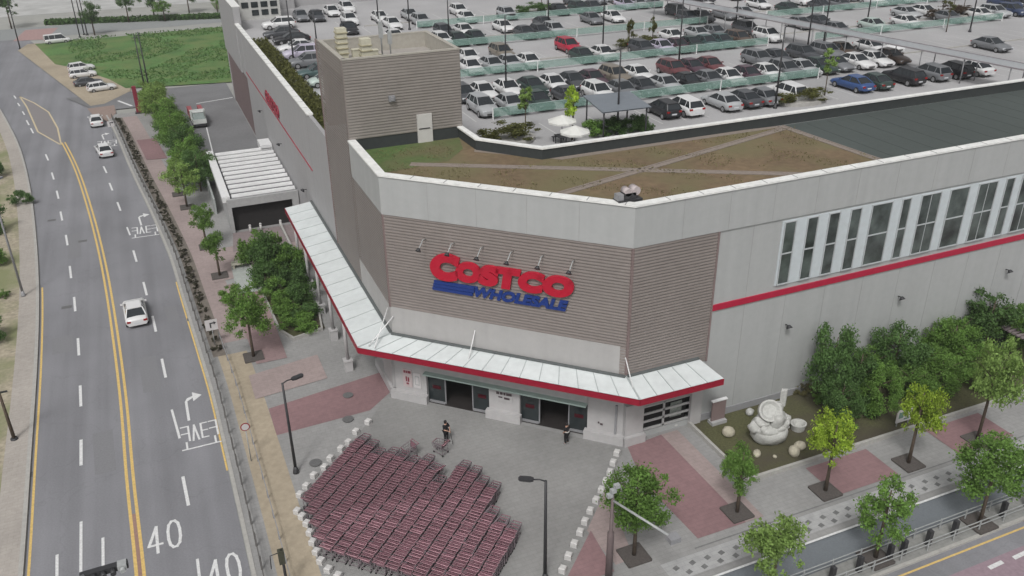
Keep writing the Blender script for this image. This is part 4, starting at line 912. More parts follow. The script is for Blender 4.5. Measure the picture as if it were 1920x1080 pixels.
# ------------------------------------------------------------------ trees and shrubs
def leaf_mesh(name, C, size, nrm_bias=None):
    """C: (n,3) centres -> one leaf-shaped quad each"""
    n = len(C); d = RNG.normal(size=(n, 3)); d /= np.linalg.norm(d, axis=1)[:, None]
    e = np.cross(d, RNG.normal(size=(n, 3))); e /= np.linalg.norm(e, axis=1)[:, None]; f = np.cross(d, e)
    s = size*RNG.uniform(.6, 1.35, n)[:, None]
    V = np.stack([C-e*s, C-f*s*.55+d*s*.15, C+e*s, C+f*s*.55+d*s*.15], 1).reshape(-1, 3)
    me = bpy.data.meshes.new(name); me.vertices.add(4*n); me.vertices.foreach_set('co', V.reshape(-1).astype(np.float32))
    me.loops.add(4*n); me.loops.foreach_set('vertex_index', np.arange(4*n, dtype=np.int32))
    me.polygons.add(n); me.polygons.foreach_set('loop_start', np.arange(0, 4*n, 4, dtype=np.int32)); me.polygons.foreach_set('loop_total', np.full(n, 4, np.int32))
    me.update(); me.validate(); return me
def crown_pts(nleaf, nclump=26, r=1., flat=1., hollow=.35, seed=0):
    g = np.random.default_rng(seed); P = []
    cc = g.normal(size=(nclump, 3)); cc /= np.linalg.norm(cc, axis=1)[:, None]; cc *= (g.uniform(hollow, 1.15, nclump)**.8)[:, None]; cc[:, 2] *= flat
    cr = g.uniform(.14, .44, nclump)
    w = cr**2; w /= w.sum(); k = g.choice(nclump, nleaf, p=w)
    q = g.normal(size=(nleaf, 3)); q /= np.linalg.norm(q, axis=1)[:, None]; q *= (g.uniform(0, 1, nleaf)**.55*g.uniform(.7, 1.25, nleaf))[:, None]; q[:, 2] = q[:, 2]*.8-.1*np.abs(q[:, 0])
    return cc[k]+q*cr[k][:, None]
CROWNS = {}
def crown(kind, M, seed):
    key = (kind, M.name, seed)
    if key not in CROWNS:
        if kind == 'street': C = crown_pts(4200, 34, flat=1.1, hollow=.2, seed=seed); s = .058
        elif kind == 'young': C = crown_pts(1900, 16, flat=1.2, hollow=.2, seed=seed); s = .1
        elif kind == 'big': C = crown_pts(9500, 52, flat=1., hollow=.3, seed=seed); s = .046
        elif kind == 'shrub': C = crown_pts(4200, 26, flat=.8, seed=seed); C[:, 2] = np.maximum(C[:, 2], -.6); s = .06
        else: C = crown_pts(900, 12, flat=.9, seed=seed); s = .16
        me = leaf_mesh('crown', C, s); me.materials.append(M); CROWNS[key] = me
    return CROWNS[key]
TRUNKS = {}
def trunk_mesh(h, rad, crown_r, seed):
    key = (round(h, 1), round(rad, 2), seed)
    g = random.Random(seed); b = MB()
    lean = g.uniform(-.05, .05); top = h
    b.tube([(0,0,-.05),(lean*.3,0,h*.3),(lean,.02,h*.62),(lean*1.2,.03,h*.9)], [rad*1.25, rad, rad*.75, rad*.3], 8)
    for k in range(6):
        z0 = h*g.uniform(.42, .75); a = g.uniform(0, 6.28); L = crown_r*g.uniform(.5, .85)
        b.tube([(lean,0,z0),(lean+math.cos(a)*L*.5, math.sin(a)*L*.5, z0+L*.45),(lean+math.cos(a)*L, math.sin(a)*L, z0+L*.95)], [rad*.4, rad*.25, rad*.08], 5)
    return b
def tree(x, y, h, cw, M, label, group=None, kind='street', z=S, ch=None, rad=.09, name='tree', seed=None):
    seed = seed if seed is not None else random.randint(0, 4)
    r = empty(name, (x, y, z)); tag(r, label, name.replace('_', ' '), group)
    trunk_mesh(h, rad, cw/2, seed).build('trunk', bark, r)
    me = crown(kind, M, seed); c = bpy.data.objects.new('crown', me); COL.objects.link(c); c.parent = r
    ch = ch or h*.62
    c.scale = (cw/2, cw/2*random.uniform(.9, 1.1), ch/2); c.location = (0, 0, h-ch/2); c.rotation_euler = (0, 0, random.uniform(0, 6.28)); return r
def shrub(x, y, w, h, M, label, group=None, z=S, seed=None, kind='shrub', name='shrub'):
    seed = seed if seed is not None else random.randint(0, 4)
    me = crown(kind, M, seed); c = bpy.data.objects.new(name, me); COL.objects.link(c)
    c.location = (x, y, z+h*.42); c.scale = (w/2, w/2*random.uniform(.85, 1.15), h/1.55); c.rotation_euler = (0, 0, random.uniform(0, 6.28))
    return tag(c, label, name, group)
def pit(x, y, s=.72):
    b = MB(); b.face([(x-s,y-s,S+.11),(x+s,y-s,S+.11),(x+s,y+s,S+.11),(x-s,y+s,S+.11)]); 
    for p, q in (((x-s,y-s),(x+s,y-s)),((x+s,y-s),(x+s,y+s)),((x+s,y+s),(x-s,y+s)),((x-s,y+s),(x-s,y-s))): b.bar((*p,S+.06),(*q,S+.06),.08,.12)
    struct(b.build('tree_pit', mat('pit_grate', (.085,.075,.07), .9, .15, 8)))
def ztop(x, y, py):
    lo, hi = 0, 20
    for _ in range(40):
        mth = (lo+hi)/2; v = np.array([x, y, mth-HC]); s_ = 540-F*(v@UP)/(v@FW)
        if s_ > py: lo = mth
        else: hi = mth
    return lo
for x, y, h, cw, M, k, lab in (
    (34.2,31.5,5.9,2.9,LEAF_LIME,'street','young lime-green street tree right of the statue garden corner'),
    (41.0,31.5,6.1,2.5,LEAF_LIME,'street','narrow lime-green street tree beside the small white garden board'),
    (47.1,31.5,8.2,3.2,LEAF_PALE,'street','tall yellow-tipped street tree by the right end of the garden'),
    (20.5,31.5,6.3,3.7,LEAF_MID,'big','full green tree behind the signal pole at the plaza edge'),
    (28.0,32.1,5.0,2.1,LEAF_MID,'street','small green tree at the lower left corner of the statue garden'),
    (25.4,25.7,5.6,3.3,LEAF_PALE,'street','pale green sapling in the verge strip at the bottom edge'),
    (32.85,25.85,5.4,2.9,LEAF_MID,'street','green tree in the verge strip between the dark bollards'),
    (40.5,25.55,6.3,3.7,LEAF_MID,'big','larger green tree in the verge strip at the right edge'),
    (3.75,62.7,6.3,3.5,LEAF_MID,'big','dark green tree nearest the white square turn sign'),
    (2.95,79.3,4.7,2.4,LEAF_MID,'street','young green tree next above the clipped bush on the left walk'),
    (2.5,87.0,4.9,2.6,LEAF_MID,'street','young green tree opposite the ramp shelter opening'),
    (1.55,99.6,5.4,3.6,LEAF_PALE,'street','spreading pale green tree at the near end of the tree belt'),
    (1.0,104.5,4.8,2.6,LEAF_PALE,'street','small pale tree just behind the spreading one on the left walk')):
    tree(x, y, h, cw*.95, M, lab, 'street trees', k, rad=.1)
    pit(x, y)
shrub(3.3, 73.0, 2.1, 1.8, LEAF_MID, 'low round bush between two young trees on the left walk')
# belt of trees beside the side yard
for i in range(13):
    t = i/12; x, y = 3.6-3.5*t, 104.5+43*t
    tree(x+random.uniform(-.3,.3), y, random.uniform(4.4,5.8), random.uniform(3.4,4.4), [LEAF_DARK, LEAF_MID, LEAF_MID][i % 3] if i < 8 else LEAF_PALE, '%s tree from the ramp shelter in the belt between pavement and yard' % ORD[i], 'tree belt by the yard', 'big', ch=4.4, seed=i % 5)
# bed of shrubs beside the canopy
k = 0
for (x, y, w, h, M) in ((7.0,80.5,3.2,3.4,LEAF_MID),(9.0,80.0,3.0,3.0,LEAF_MID),(6.9,77.6,3.0,3.2,LEAF_DARK),(9.1,76.8,3.2,3.0,LEAF_MID),(7.1,74.6,3.0,2.6,LEAF_DARK),(9.2,73.6,3.0,2.8,LEAF_DARK),(7.3,71.6,2.8,2.1,LEAF_MID),(9.1,70.4,2.8,2.2,LEAF_DARK),(7.3,68.8,2.7,1.7,LEAF_MID),(9.0,67.6,2.6,1.6,LEAF_DARK),(8.0,65.9,2.8,1.4,LEAF_MID),(8.3,78.6,3.6,4.0,LEAF_DARK)):
    shrub(x, y, w, h, M, '%s shrub from the far end of the bed beside the canopy columns' % ORD[k], 'shrubs in the canopy bed', seed=k % 5); k += 1
quad('shrub_bed', [(5.9,82.5),(10.2,82.5),(10.0,65.0),(7.2,64.2),(6.5,66.0)], soil)
b = MB(); wall_path(b, [(5.85,82.5),(6.4,66.0),(7.2,64.1),(9.7,64.8),(10.1,68)], -.08, .08, S, S+.3); tag(b.build('bed_kerb', kerbm), 'low stone kerb around the shrub bed beside the canopy', 'kerb')
b = MB(); b.box((4.3,80.9,S),(6.4,81.2,S+.5)); b.box((4.2,80.2,S+.44),(6.4,80.8,S+.5)); b.box((4.3,80.3,S),(4.5,80.7,S+.44)); b.box((6.1,80.3,S),(6.3,80.7,S+.44)); tag(b.build('stone_bench', mat('bench_cream',(.42,.4,.33),.8,.1,4)), 'pale stone bench at the corner of the light paved square', 'bench')
# statue garden
gz = S+.05
b = MB(); b.face([(30.5,40.9,gz),(30.5,34.3,gz),(62,34.3,gz),(62,40.9,gz)]); struct(b.build('garden_ground', soil))
b = MB(); b.box((30.25,34.1,S-.05),(30.45,40.9,S+.32)); b.box((30.45,34.1,S-.05),(62,34.3,S+.32)); tag(b.build('garden_kerb', kerbm), 'low pale kerb wall around the statue garden', 'kerb')
gl = [(1565,612,43.0,38.6,3.6,LEAF_DARK),(1618,650,44.6,38.0,3.2,LEAF_DARK),(1690,612,47.4,39.2,4.2,LEAF_DARK),(1745,650,49.0,38.6,3.8,LEAF_MID),(1800,600,52.0,39.3,4.2,LEAF_MID),(1865,550,55.8,39.6,5.2,LEAF_DARK),(1912,575,57.5,39.0,4.2,LEAF_MID),(1590,705,41.4,36.6,3.2,LEAF_DARK),(1660,690,43.8,36.4,3.2,LEAF_MID),(1722,690,46.2,36.8,3.2,LEAF_MID),(1780,670,48.6,36.8,3.4,LEAF_MID),(1840,650,51.4,37.4,3.6,LEAF_MID),(1640,655,44.6,39.6,3.4,LEAF_MID),(1870,690,50.6,35.4,2.6,LEAF_PALE),(1770,610,51.0,40.0,3.2,LEAF_MID)]
for i, (px, py, x_, y, w, M) in enumerate(sorted(gl)):
    x = x_at(px, y, 4.5); h = max(2.4, ztop(x, y, py)*.95)
    tree(x, y, h, w*[.9,.74,.82][i % 3], M, '%s tree from the left in the dense planting behind the statue garden' % ORD[i], 'garden trees by the long wall', 'big', ch=min(h*.85, h-.6), rad=.09, seed=i % 5)
for i, (px, py, w, h, M) in enumerate(((1545,760,1.5,1.2,LEAF_MID),(1525,735,1.5,1.1,mat('leaf_dry',(.13,.12,.05),.8,.3,3)),(1580,810,1.4,.8,LEAF_MID),(1385,880,2.4,.6,LEAF_MID),(1500,740,1.3,.9,mat('leaf_dry',(.13,.12,.05),.8,.3,3)),(1620,780,1.6,1.0,LEAF_DARK))):
    x, y = at(px, py); shrub(x, y, w, h, M, ['green low shrub behind the boulders','dry brownish shrub against the long wall','low shrub beside the lime street tree','flat green ground shrub at the garden corner','second dry shrub near the wall, left of the other','dark low shrub in the middle of the garden'][i], seed=i % 5)
# the white granite sculpture
def blob(name, parts_, M, parent=None, res=3, disp=.06, seed=0):
    bm = bmesh.new(); g = random.Random(seed)
    for (cx_, cy_, cz_), (sx, sy, sz), rot in parts_:
        mt = Matrix.Translation((cx_, cy_, cz_)) @ Matrix.Rotation(rot[2], 4, 'Z') @ Matrix.Rotation(rot[0], 4, 'X') @ Matrix.Rotation(rot[1], 4, 'Y') @ Matrix.Diagonal((sx, sy, sz, 1))
        bmesh.ops.create_icosphere(bm, subdivisions=res, radius=1, matrix=mt)
    from mathutils import noise
    for v in bm.verts:
        n_ = noise.noise(v.co*1.4+Vector((seed, 0, 0)))+.5*noise.noise(v.co*3.7+Vector((0, seed, 0))); v.co += v.co.normalized()*n_*disp
    me = bpy.data.meshes.new(name); bm.to_mesh(me); bm.free(); me.materials.append(M)
    for p in me.polygons: p.use_smooth = True
    o = bpy.data.objects.new(name, me); COL.objects.link(o); o.parent = parent; return o
st = empty('stone_sculpture', (34.35, 37.3, gz)); tag(st, 'large white carved granite sculpture with round bowl top and raised slab in the garden', 'sculpture')
blob('base_stone', [((0,0,.55),(1.12,1.0,.75),(0,0,0)),((-.1,.05,.95),(1.0,.9,.5),(0,.1,0))], stone, st, disp=.22, seed=2)
st.scale = (1.2, 1.12, 1.12)
blob('upper_stone', [((.35,.1,1.55),(.72,.62,.5),(0,.2,0)),((-.62,0,1.5),(.42,.45,.4),(0,0,0)),((.85,-.1,1.35),(.42,.45,.42),(0,0,0)),((.05,-.45,1.45),(.35,.3,.35),(0,0,0)),((.45,.15,2.0),(.4,.3,.36),(0,0,0)),((.7,-.55,1.2),(.32,.2,.3),(0,0,.5)),((-.75,-.45,1.2),(.26,.2,.26),(0,0,0)),((.2,-.75,1.1),(.3,.16,.2),(0,0,0)),((-.95,.1,1.1),(.3,.35,.42),(0,.3,0)),((.95,.25,.95),(.34,.4,.4),(.2,0,0)),((.1,.5,1.7),(.5,.3,.45),(0,0,.2))], stone, st, disp=.3, seed=5)
b = MB(); q = Matrix.Translation((-.22,-.05,2.15)) @ Matrix.Rotation(R(48), 4, 'X') @ Matrix.Rotation(R(-14), 4, 'Y')
pts = [(.66*math.cos(a), .66*math.sin(a)) for a in [k*math.pi/12 for k in range(24)]]
for i in range(24):
    a, c = pts[i], pts[(i+1) % 24]; f_ = lambda p, s_, z_: tuple(q @ Vector((p[0]*s_, p[1]*s_, z_)))
    b.face([f_(a,1,-.16), f_(c,1,-.16), f_(c,1,.12), f_(a,1,.12)], 0, True); b.face([f_(a,1,.12), f_(c,1,.12), f_(c,.84,.12), f_(a,.84,.12)]); b.face([f_(a,.84,.12), f_(c,.84,.12), f_(c,.6,-.03), f_(a,.6,-.03)]); b.face([f_(a,.6,-.03), f_(c,.6,-.03), f_((0,0),1,-.06)]); b.face([f_(c,1,-.16), f_(a,1,-.16), f_((0,0),1,-.2)])
b.build('bowl_disc', stone, st)
b = MB(); b.prism([(.5,.1),(.85,.0),(1.0,.12),(.72,.3)], 2.1, 3.25); b.build('raised_slab', stone, st)
for i, (px, py, sx, sy, sz, lab) in enumerate(((1365,820,.5,.42,.42,'cream boulder left of the white sculpture'),(1405,780,.42,.3,.3,'small pale boulder behind the sculpture by the wall'),(1487,857,.38,.4,.42,'cream boulder nearest the garden kerb'),(1498,844,.42,.36,.3,'pale flat-topped boulder behind the one by the kerb'),(1418,857,.34,.28,.24,'small mottled white boulder in front of the sculpture'),(1452,862,.14,.12,.1,'tiny pale stone in the grass in front of the sculpture'))):
    x, y = at(px, py); o = blob('boulder', [((0,0,sz*.7),(sx,sy,sz),(0,.2,i)),((sx*.35,0,sz*.6),(sx*.6,sy*.7,sz*.7),(0,0,0))], boulder if i != 1 else stone, None, 2, .08, i); o.location = (x, y, gz); tag(o, lab, 'boulder')
x, y = at(1495, 808); b = MB(); n = 20
for i in range(n):
    a, c = 2*math.pi*i/n, 2*math.pi*(i+1)/n; P = lambda a_, r_, z_: (r_*math.cos(a_)*.55, r_*math.sin(a_)*.5, z_)
    b.face([P(a,.85,0), P(c,.85,0), P(c,1.05,.5), P(a,1.05,.5)], 0, True); b.face([P(a,1.05,.5), P(c,1.05,.5), P(c,.8,.5), P(a,.8,.5)]); b.face([P(a,.8,.5), P(c,.8,.5), P(c,.5,.2), P(a,.5,.2)], 0, True); b.face([P(a,.5,.2), P(c,.5,.2), (0,0,.16)])
o = b.build('stone_basin', stone); o.location = (x, y, gz); o.scale = (1, 1, 1); tag(o, 'round hollow stone basin right of the white sculpture', 'basin')
# slatted loading stair at the right edge
r = empty('slatted_shed', (59.5, 37.4, S)); tag(r, 'brown slatted roof shelter at the right edge behind the garden trees', 'shelter')
for k in range(9):
    b = MB(); b.box((-2.2,-1.4+k*.36,2.5-k*.0),(3.5,-1.18+k*.36,2.6)); b.build('roof_slat', mat('slat_brown',(.2,.165,.17),.7,.1,3), r)
b = MB(); b.box((-2.1,1.7,0),(3.4,1.8,2.5)); b.build('back_wall', darkint, r)
for q in ((-2.1,-1.3),(3.3,-1.3)):
    b = MB(); b.box((q[0],q[1],0),(q[0]+.12,q[1]+.12,2.5)); b.build('post', dark, r)
# ------------------------------------------------------------------ fences, rails, bollards
r = empty('road_guard_rail', (0,0,0)); tag(r, 'long dark guard rail along the left edge of the shop pavement', 'guard rail')
Yr = np.arange(27, 145, 2.0)
for o_, z0 in ((.62, .95), (.62, .5)):
    b = MB()
    for a, c in zip(Yr[:-1], Yr[1:]): b.bar((fr(a)+o_, a, S+z0), (fr(c)+o_, c, S+z0), .05, .06)
    b.build('rail', mat('rail_dark', (.1,.095,.09), .6, .1, 3), r)
for y in Yr:
    b = MB(); b.box((fr(y)+.58, y-.04, S), (fr(y)+.68, y+.04, S+1.0)); b.build('post', mat('rail_dark', (.1,.095,.09), .6, .1, 3), r)
r = empty('path_rail', (0,0,0)); tag(r, 'second low grey rail on the sandy side of the planting strip', 'guard rail')
Y2 = np.arange(27, 68, 2.0); b = MB()
for a, c in zip(Y2[:-1], Y2[1:]): b.bar((fr(a)+1.95, a, S+.6), (fr(c)+1.95, c, S+.6), .05, .05)
b.build('rail', greym, r)
for y in Y2: b = MB(); b.box((fr(y)+1.91, y-.03, S), (fr(y)+1.99, y+.03, S+.62)); b.build('post', greym, r)
k = 0; y = 37.
LEAF_STRIP = leafmat('leaves_strip', (.085,.08,.055))
while y < 143:
    if y > 64:
        shrub(fr(y)+(1.05 if y < 64 else 1.4)+random.uniform(-.12,.12), y, random.uniform(.5,.85), random.uniform(.35,.6), LEAF_STRIP, '%s small shrub from the near end of the planting strip beside the road' % ordn(k), 'small shrubs in the planting strip', kind='tiny', seed=k % 5); k += 1
    y += random.uniform(1.15, 1.7)
BX = [29.4,31.3,33.5,34.5,36.4,38.4,42.3,44.4,47.5]
for i, x in enumerate(BX):
    b = MB(); b.box((-.13,-.13,0),(.13,.13,1.05)); b.prism([(-.13,-.13),(.13,-.13),(.13,.13),(-.13,.13)], 1.05, 1.05001)
    b.face([(-.13,-.13,1.05),(.13,-.13,1.05),(0,0,1.16)]); b.face([(.13,-.13,1.05),(.13,.13,1.05),(0,0,1.16)]); b.face([(.13,.13,1.05),(-.13,.13,1.05),(0,0,1.16)]); b.face([(-.13,.13,1.05),(-.13,-.13,1.05),(0,0,1.16)])
    o = b.build('bollard', dark); o.location = (x, 25.5, S); tag(o, 'dark square bollard in the verge strip, %s from the left' % ORD[i], 'bollard', 'dark bollards in the verge strip')
for yy, lab in ((26.15, 'pale low rail fence on the cycle lane side of the verge strip'), (25.15, 'pale low rail fence on the road side of the verge strip')):
    r = empty('verge_fence', (24, yy, S)); tag(r, lab, 'fence', 'verge fences')
    for zz in (.42, .72): b = MB(); b.box((0,-.02,zz),(40,.02,zz+.05)); b.build('rail', galv, r)
    for k in range(21): b = MB(); b.box((k*2-.03,-.03,0),(k*2+.03,.03,.8)); b.build('post', galv, r)
# stone blocks on both sides of the plaza
BL = [(690,790),(667,808),(653,828),(639,840),(619,858),(608,875),(588,890),(574,910),(562,926),(557,957),(566,967),(575,980),(581,997),(586,1015),(593,1033),(601,1050),(615,1066),(633,1078)]
BR = [(1157,848),(1150,866),(1144,884),(1136,901),(1128,917),(1118,936),(1107,956),(1097,976),(1088,996),(1077,1018),(1066,1041),(1055,1066)]
def blockmesh(b, w=.19, h=.38):
    b.box((-w,-w,0),(w,w,h-.05)); b.face([(-w,-w,h-.05),(w,-w,h-.05),(w-.05,-w+.05,h),(-w+.05,-w+.05,h)]); b.face([(w,-w,h-.05),(w,w,h-.05),(w-.05,w-.05,h),(w-.05,-w+.05,h)]); b.face([(w,w,h-.05),(-w,w,h-.05),(-w+.05,w-.05,h),(w-.05,w-.05,h)]); b.face([(-w,w,h-.05),(-w,-w,h-.05),(-w+.05,-w+.05,h),(-w+.05,w-.05,h)]); b.face([(-w+.05,-w+.05,h),(w-.05,-w+.05,h),(w-.05,w-.05,h),(-w+.05,w-.05,h)])
    return b
bm0 = blockmesh(MB()).build('stone_block', stonew)
first = True
for lst, side in ((BL, 'left'), (BR, 'right')):
    for i, (px, py) in enumerate(lst):
        x, y = at(px, py-3, S+.35); o = bm0 if first else bm0.copy()
        if not first: COL.objects.link(o)
        first = False; o.location = (x, y, S); o.rotation_euler = (0, 0, R(45)+random.uniform(-.06,.06))
        tag(o, '%s white stone block from the entrance on the %s edge of the plaza' % (ORD[i], side), 'stone block', 'stone blocks along the %s plaza edge' % side)
b = MB(); b.box((3.95,38.6,S),(4.1,43.3,S+.06)); p0, p1 = at(570,958), at(676,840)
b.bar((p0[0]+.25,p0[1],S+.5),(p1[0],p1[1],S+.5),.06,.06)
for k in range(6):
    t = k/5; b.bar((p0[0]+.25+(p1[0]-p0[0]-.25)*t, p0[1]+(p1[1]-p0[1])*t, S),(p0[0]+.25+(p1[0]-p0[0]-.25)*t, p0[1]+(p1[1]-p0[1])*t, S+.5),.05)
tag(b.build('cart_guide_rail', dark), 'dark low guide rail along the upper left side of the parked carts', 'rail')
# ------------------------------------------------------------------ shopping carts
def cart_parts():
    bk = MB(); rim = [(-.27,-.42,.98),(.27,-.42,.98),(.22,.45,.86),(-.22,.45,.86)]; bot = [(-.22,-.3,.52),(.22,-.3,.52),(.17,.38,.46),(-.17,.38,.46)]
    for i in range(4):
        j = (i+1) % 4; bk.bar(rim[i], rim[j], .035, .035, 1 if i % 2 == 0 else 0); bk.bar(bot[i], bot[j], .025); bk.bar(rim[i], bot[i], .025)
    for t in (.25, .5, .75):
        for i in range(4):
            j = (i+1) % 4; a = Vector(rim[i]).lerp(Vector(rim[j]), t); c = Vector(bot[i]).lerp(Vector(bot[j]), t); bk.bar(a, c, .014)
        bk.bar(Vector(bot[0]).lerp(Vector(bot[1]), t), Vector(bot[3]).lerp(Vector(bot[2]), t), .014)
    for i in range(4):
        j = (i+1) % 4; bk.bar(Vector(rim[i]).lerp(Vector(bot[i]), .5), Vector(rim[j]).lerp(Vector(bot[j]), .5), .016)
    sf = MB(); sf.face([(-.24,-.40,.95),(.24,-.40,.95),(.2,-.33,.6),(-.2,-.33,.6)]); sf.face([(-.2,-.325,.6),(.2,-.325,.6),(.24,-.395,.95),(-.24,-.395,.95)])
    hd = MB(); hd.tube([(-.29,-.56,1.02),(.29,-.56,1.02)], .032, 6); hd.bar((-.27,-.56,1.02),(-.27,-.4,.97),.04); hd.bar((.27,-.56,1.02),(.27,-.4,.97),.04)
    frm = MB(); 
    for sx in (-1, 1): frm.bar((sx*.24,-.42,.16),(sx*.15,.42,.16),.03); frm.bar((sx*.24,-.42,.16),(sx*.25,-.4,.95),.03)
    frm.bar((-.24,-.42,.16),(.24,-.42,.16),.03)
    for sx, sy in ((-.23,-.4),(.23,-.4),(-.14,.4),(.14,.4)): frm.tube([(sx-.02,sy,.07),(sx+.02,sy,.07)], .07, 8, 1)
    for q_ in (bk, sf, hd, frm): q_.v = [(a*1.27, c, e) for a, c, e in q_.v]
    return bk, sf, hd, frm
def make_cart():
    r = empty('shopping_cart', (0,0,0)); r['category'] = 'shopping cart'
    bk, sf, hd, frm = cart_parts()
    part(bk, 'basket', [cartgrey, cartred], r); part(sf, 'seat_flap', cartred, r); part(hd, 'handle', cartpink, r); part(frm, 'frame', [cartgrey, tyre], r); return r
proto = make_cart(); used = False
tops = [40.3,40.1,39.5,39.9,39.8,39.6,40.0,39.4,38.3,40.2,39.9,39.2,39.0,37.0,36.3,36.2]
q2 = math.sqrt(.5); spots = []
for i in range(16):
    p = -27.25+i*.84; s0 = max(6.4-p if p < -24.2 else 30.6, 30.4); s1 = tops[i]
    j = 0; s_ = s0
    while s_ < s1-.4:
        x, y = (s_+p)*q2, (s_-p)*q2
        v = np.array([x, y, 1-HC]); dd = v@FW; sx, sy = 960+F*(v@RT)/dd, 540-F*(v@UP)/dd
        if sy < 1110: spots.append((x*x+y*y, i, j, x, y)); j += 1
        s_ += .24
spots.sort(); NI = 298
stuffm = [MB(), MB()]
for n_, (d_, i, j, x, y) in enumerate(spots):
    rz = R(-45)+random.uniform(-.04,.04); xx, yy = x+random.uniform(-.035,.035), y+random.uniform(-.035,.035)
    if n_ < NI:
        o = proto if not used else copy_tree(proto); used = True
        o.location = (xx, yy, S+.02); o.rotation_euler = (0, 0, rz)
        o['label'] = '%s shopping cart from the road end of the %s nested row' % (ordn(j), ordn(i)); o['group'] = 'nested shopping carts'; o['category'] = 'shopping cart'
    else:
        M = Matrix.Translation((xx, yy, S+.02)) @ Matrix.Rotation(rz, 4, 'Z')
        for src in cart_parts():
            k0 = len(stuffm[0].v); stuffm[0].v += [tuple(M @ Vector(v)) for v in src.v]; stuffm[0].f += [[a+k0 for a in f_] for f_ in src.f]; stuffm[0].sm += src.sm
        bk_, sf_, hd_, fr__ = cart_parts(); stuffm[0].mi += bk_.mi+[1]*len(sf_.f)+[3]*len(hd_.f)+[2*q_ for q_ in fr__.mi]
o = stuffm[0].build('shopping_carts', [cartgrey, cartred, tyre, cartpink]); tag(o, 'remaining nested shopping carts at the far end of the block of rows on the plaza', 'shopping carts', None, 'stuff')
for (px, py, rz, lab) in ((826,852,.6,'single empty shopping cart beside the standing person'),(768,860,1.9,'loose shopping cart at the upper edge of the nested rows'),(818,898,.4,'loose shopping cart in the notch between nested rows')):
    x, y = at(px, py); o = copy_tree(proto); o.location = (x, y, S+.02); o.rotation_euler = (0, 0, rz); o['label'] = lab; o['category'] = 'shopping cart'
    if 'group' in o: del o['group']
# ------------------------------------------------------------------ people
def skinned(name, verts, edges, radii, M, parent, sub=1):
    me = bpy.data.meshes.new(name); me.from_pydata(verts, edges, []); o = bpy.data.objects.new(name, me); COL.objects.link(o); o.parent = parent
    sk = o.modifiers.new('skin', 'SKIN'); me.skin_vertices[0].data[0].use_root = True
    for i, r_ in enumerate(radii): me.skin_vertices[0].data[i].radius = (r_, r_)
    sk.use_smooth_shade = True; ss = o.modifiers.new('sub', 'SUBSURF'); ss.levels = sub; ss.render_levels = sub
    me.materials.append(M); return o
def person(x, y, rz, label, arms, belt=False, mask=False):
    r = empty('person', (x, y, S+.02), rz); tag(r, label, 'person')
    V = [(0,0,.95),(0,0,1.15),(0,.0,1.38),(0,-.01,1.47),(0,-.02,1.53),(0,-.03,1.62),(0,-.02,1.7)]; E = [(0,1),(1,2),(2,3),(3,4),(4,5),(5,6)]; Rr = [.14,.125,.14,.06,.055,.088,.06]
    def add(p, par, rad): V.append(p); E.append((par, len(V)-1)); Rr.append(rad); return len(V)-1
    for sx in (-1, 1):
        h = add((sx*.1,0,.88),0,.095); k = add((sx*.11,-.03,.5),h,.06); a = add((sx*.12,.02,.09),k,.04); add((sx*.13,-.15,.04),a,.035)
        sh = add((sx*.19,0,1.4),2,.065); el, wr = arms[0 if sx < 0 else 1]; e_ = add(el,sh,.045); w_ = add(wr,e_,.028)
        d = (Vector(wr)-Vector(el)).normalized(); pm_ = add(tuple(Vector(wr)+d*.06), w_, .03)
        side = d.cross(Vector((0,0,1))).normalized() if abs(d.z) < .95 else Vector((1,0,0))
        for f_, L in zip((-1.5,-.5,.5,1.5), (.07,.085,.09,.075)):
            a0 = add(tuple(Vector(wr)+d*.1+side*f_*.018), pm_, .009); add(tuple(Vector(wr)+d*(.1+L*.6)+side*f_*.02+Vector((0,-.01,-.015))), a0, .008)
        add(tuple(Vector(wr)+d*.05+side*.05*sx), pm_, .01)
    skinned('body', V, E, Rr, skin, r)
    def cl(name, idx, grow, M):
        mp = {i: k for k, i in enumerate(idx)}; skinned(name, [V[i] for i in idx], [(mp[a], mp[c]) for a, c in E if a in mp and c in mp], [Rr[i]+grow for i in idx], M, r)
    V0 = [i for i in range(len(V)) if V[i][2] <= .96 and abs(V[i][0]) < .15 and V[i][2] > .07 and i not in ()]
    legs = [0]+[i for i in range(7, len(V)) if V[i][2] < .9 and abs(V[i][0]) <= .12 and V[i][2] > .07 and Rr[i] > .035]
    cl('trousers', legs, .022, black)
    n1 = 7; shs = [i for i in range(7, len(V)) if abs(abs(V[i][0])-.19) < .001 and abs(V[i][2]-1.4) < .001]
    tops_ = [0,1,2]+[i for i in sorted(shs+[s_+1 for s_ in shs])]
    cl('shirt', tops_, .025, black)
    b = MB(); b.tube([(0,0,1.56),(0,-.0,1.68),(0,.0,1.755)], [.1,.105,.05], 10); b.build('hair', mat('hair_black', (.012,.01,.01), .6, .1, 9), r)
    b = MB(); b.box((-.045,-.125,1.645),(-.02,-.11,1.655)); b.box((.02,-.125,1.645),(.045,-.11,1.655)); b.box((-.025,-.125,1.57),(.025,-.11,1.578)); b.box((-.01,-.145,1.6),(.01,-.11,1.63)); b.build('face', mat('face_dark', (.16,.08,.06), .7, .05, 9), r)
    for sx in (-1, 1): b = MB(); b.box((sx*.13-.05,-.2,0),(sx*.13+.05,.07,.09)); b.build('shoe', mat('shoe_grey', (.25,.25,.25), .6, .1, 9) if belt else dark, r)
    if belt: b = MB(); b.tube([(0,0,1.0),(0,0,1.06)], [.185,.18], 14); b.build('belt', mat('belt_white', (.5,.48,.46), .6, .1, 9), r)
    return r
x, y = at(837, 831); person(x, y, R(25), 'person in black standing on the plaza holding a long handle down to a cart', [((-.24,-.12,1.14),(-.1,-.33,1.08)),((.24,-.12,1.14),(.08,-.33,1.02))])
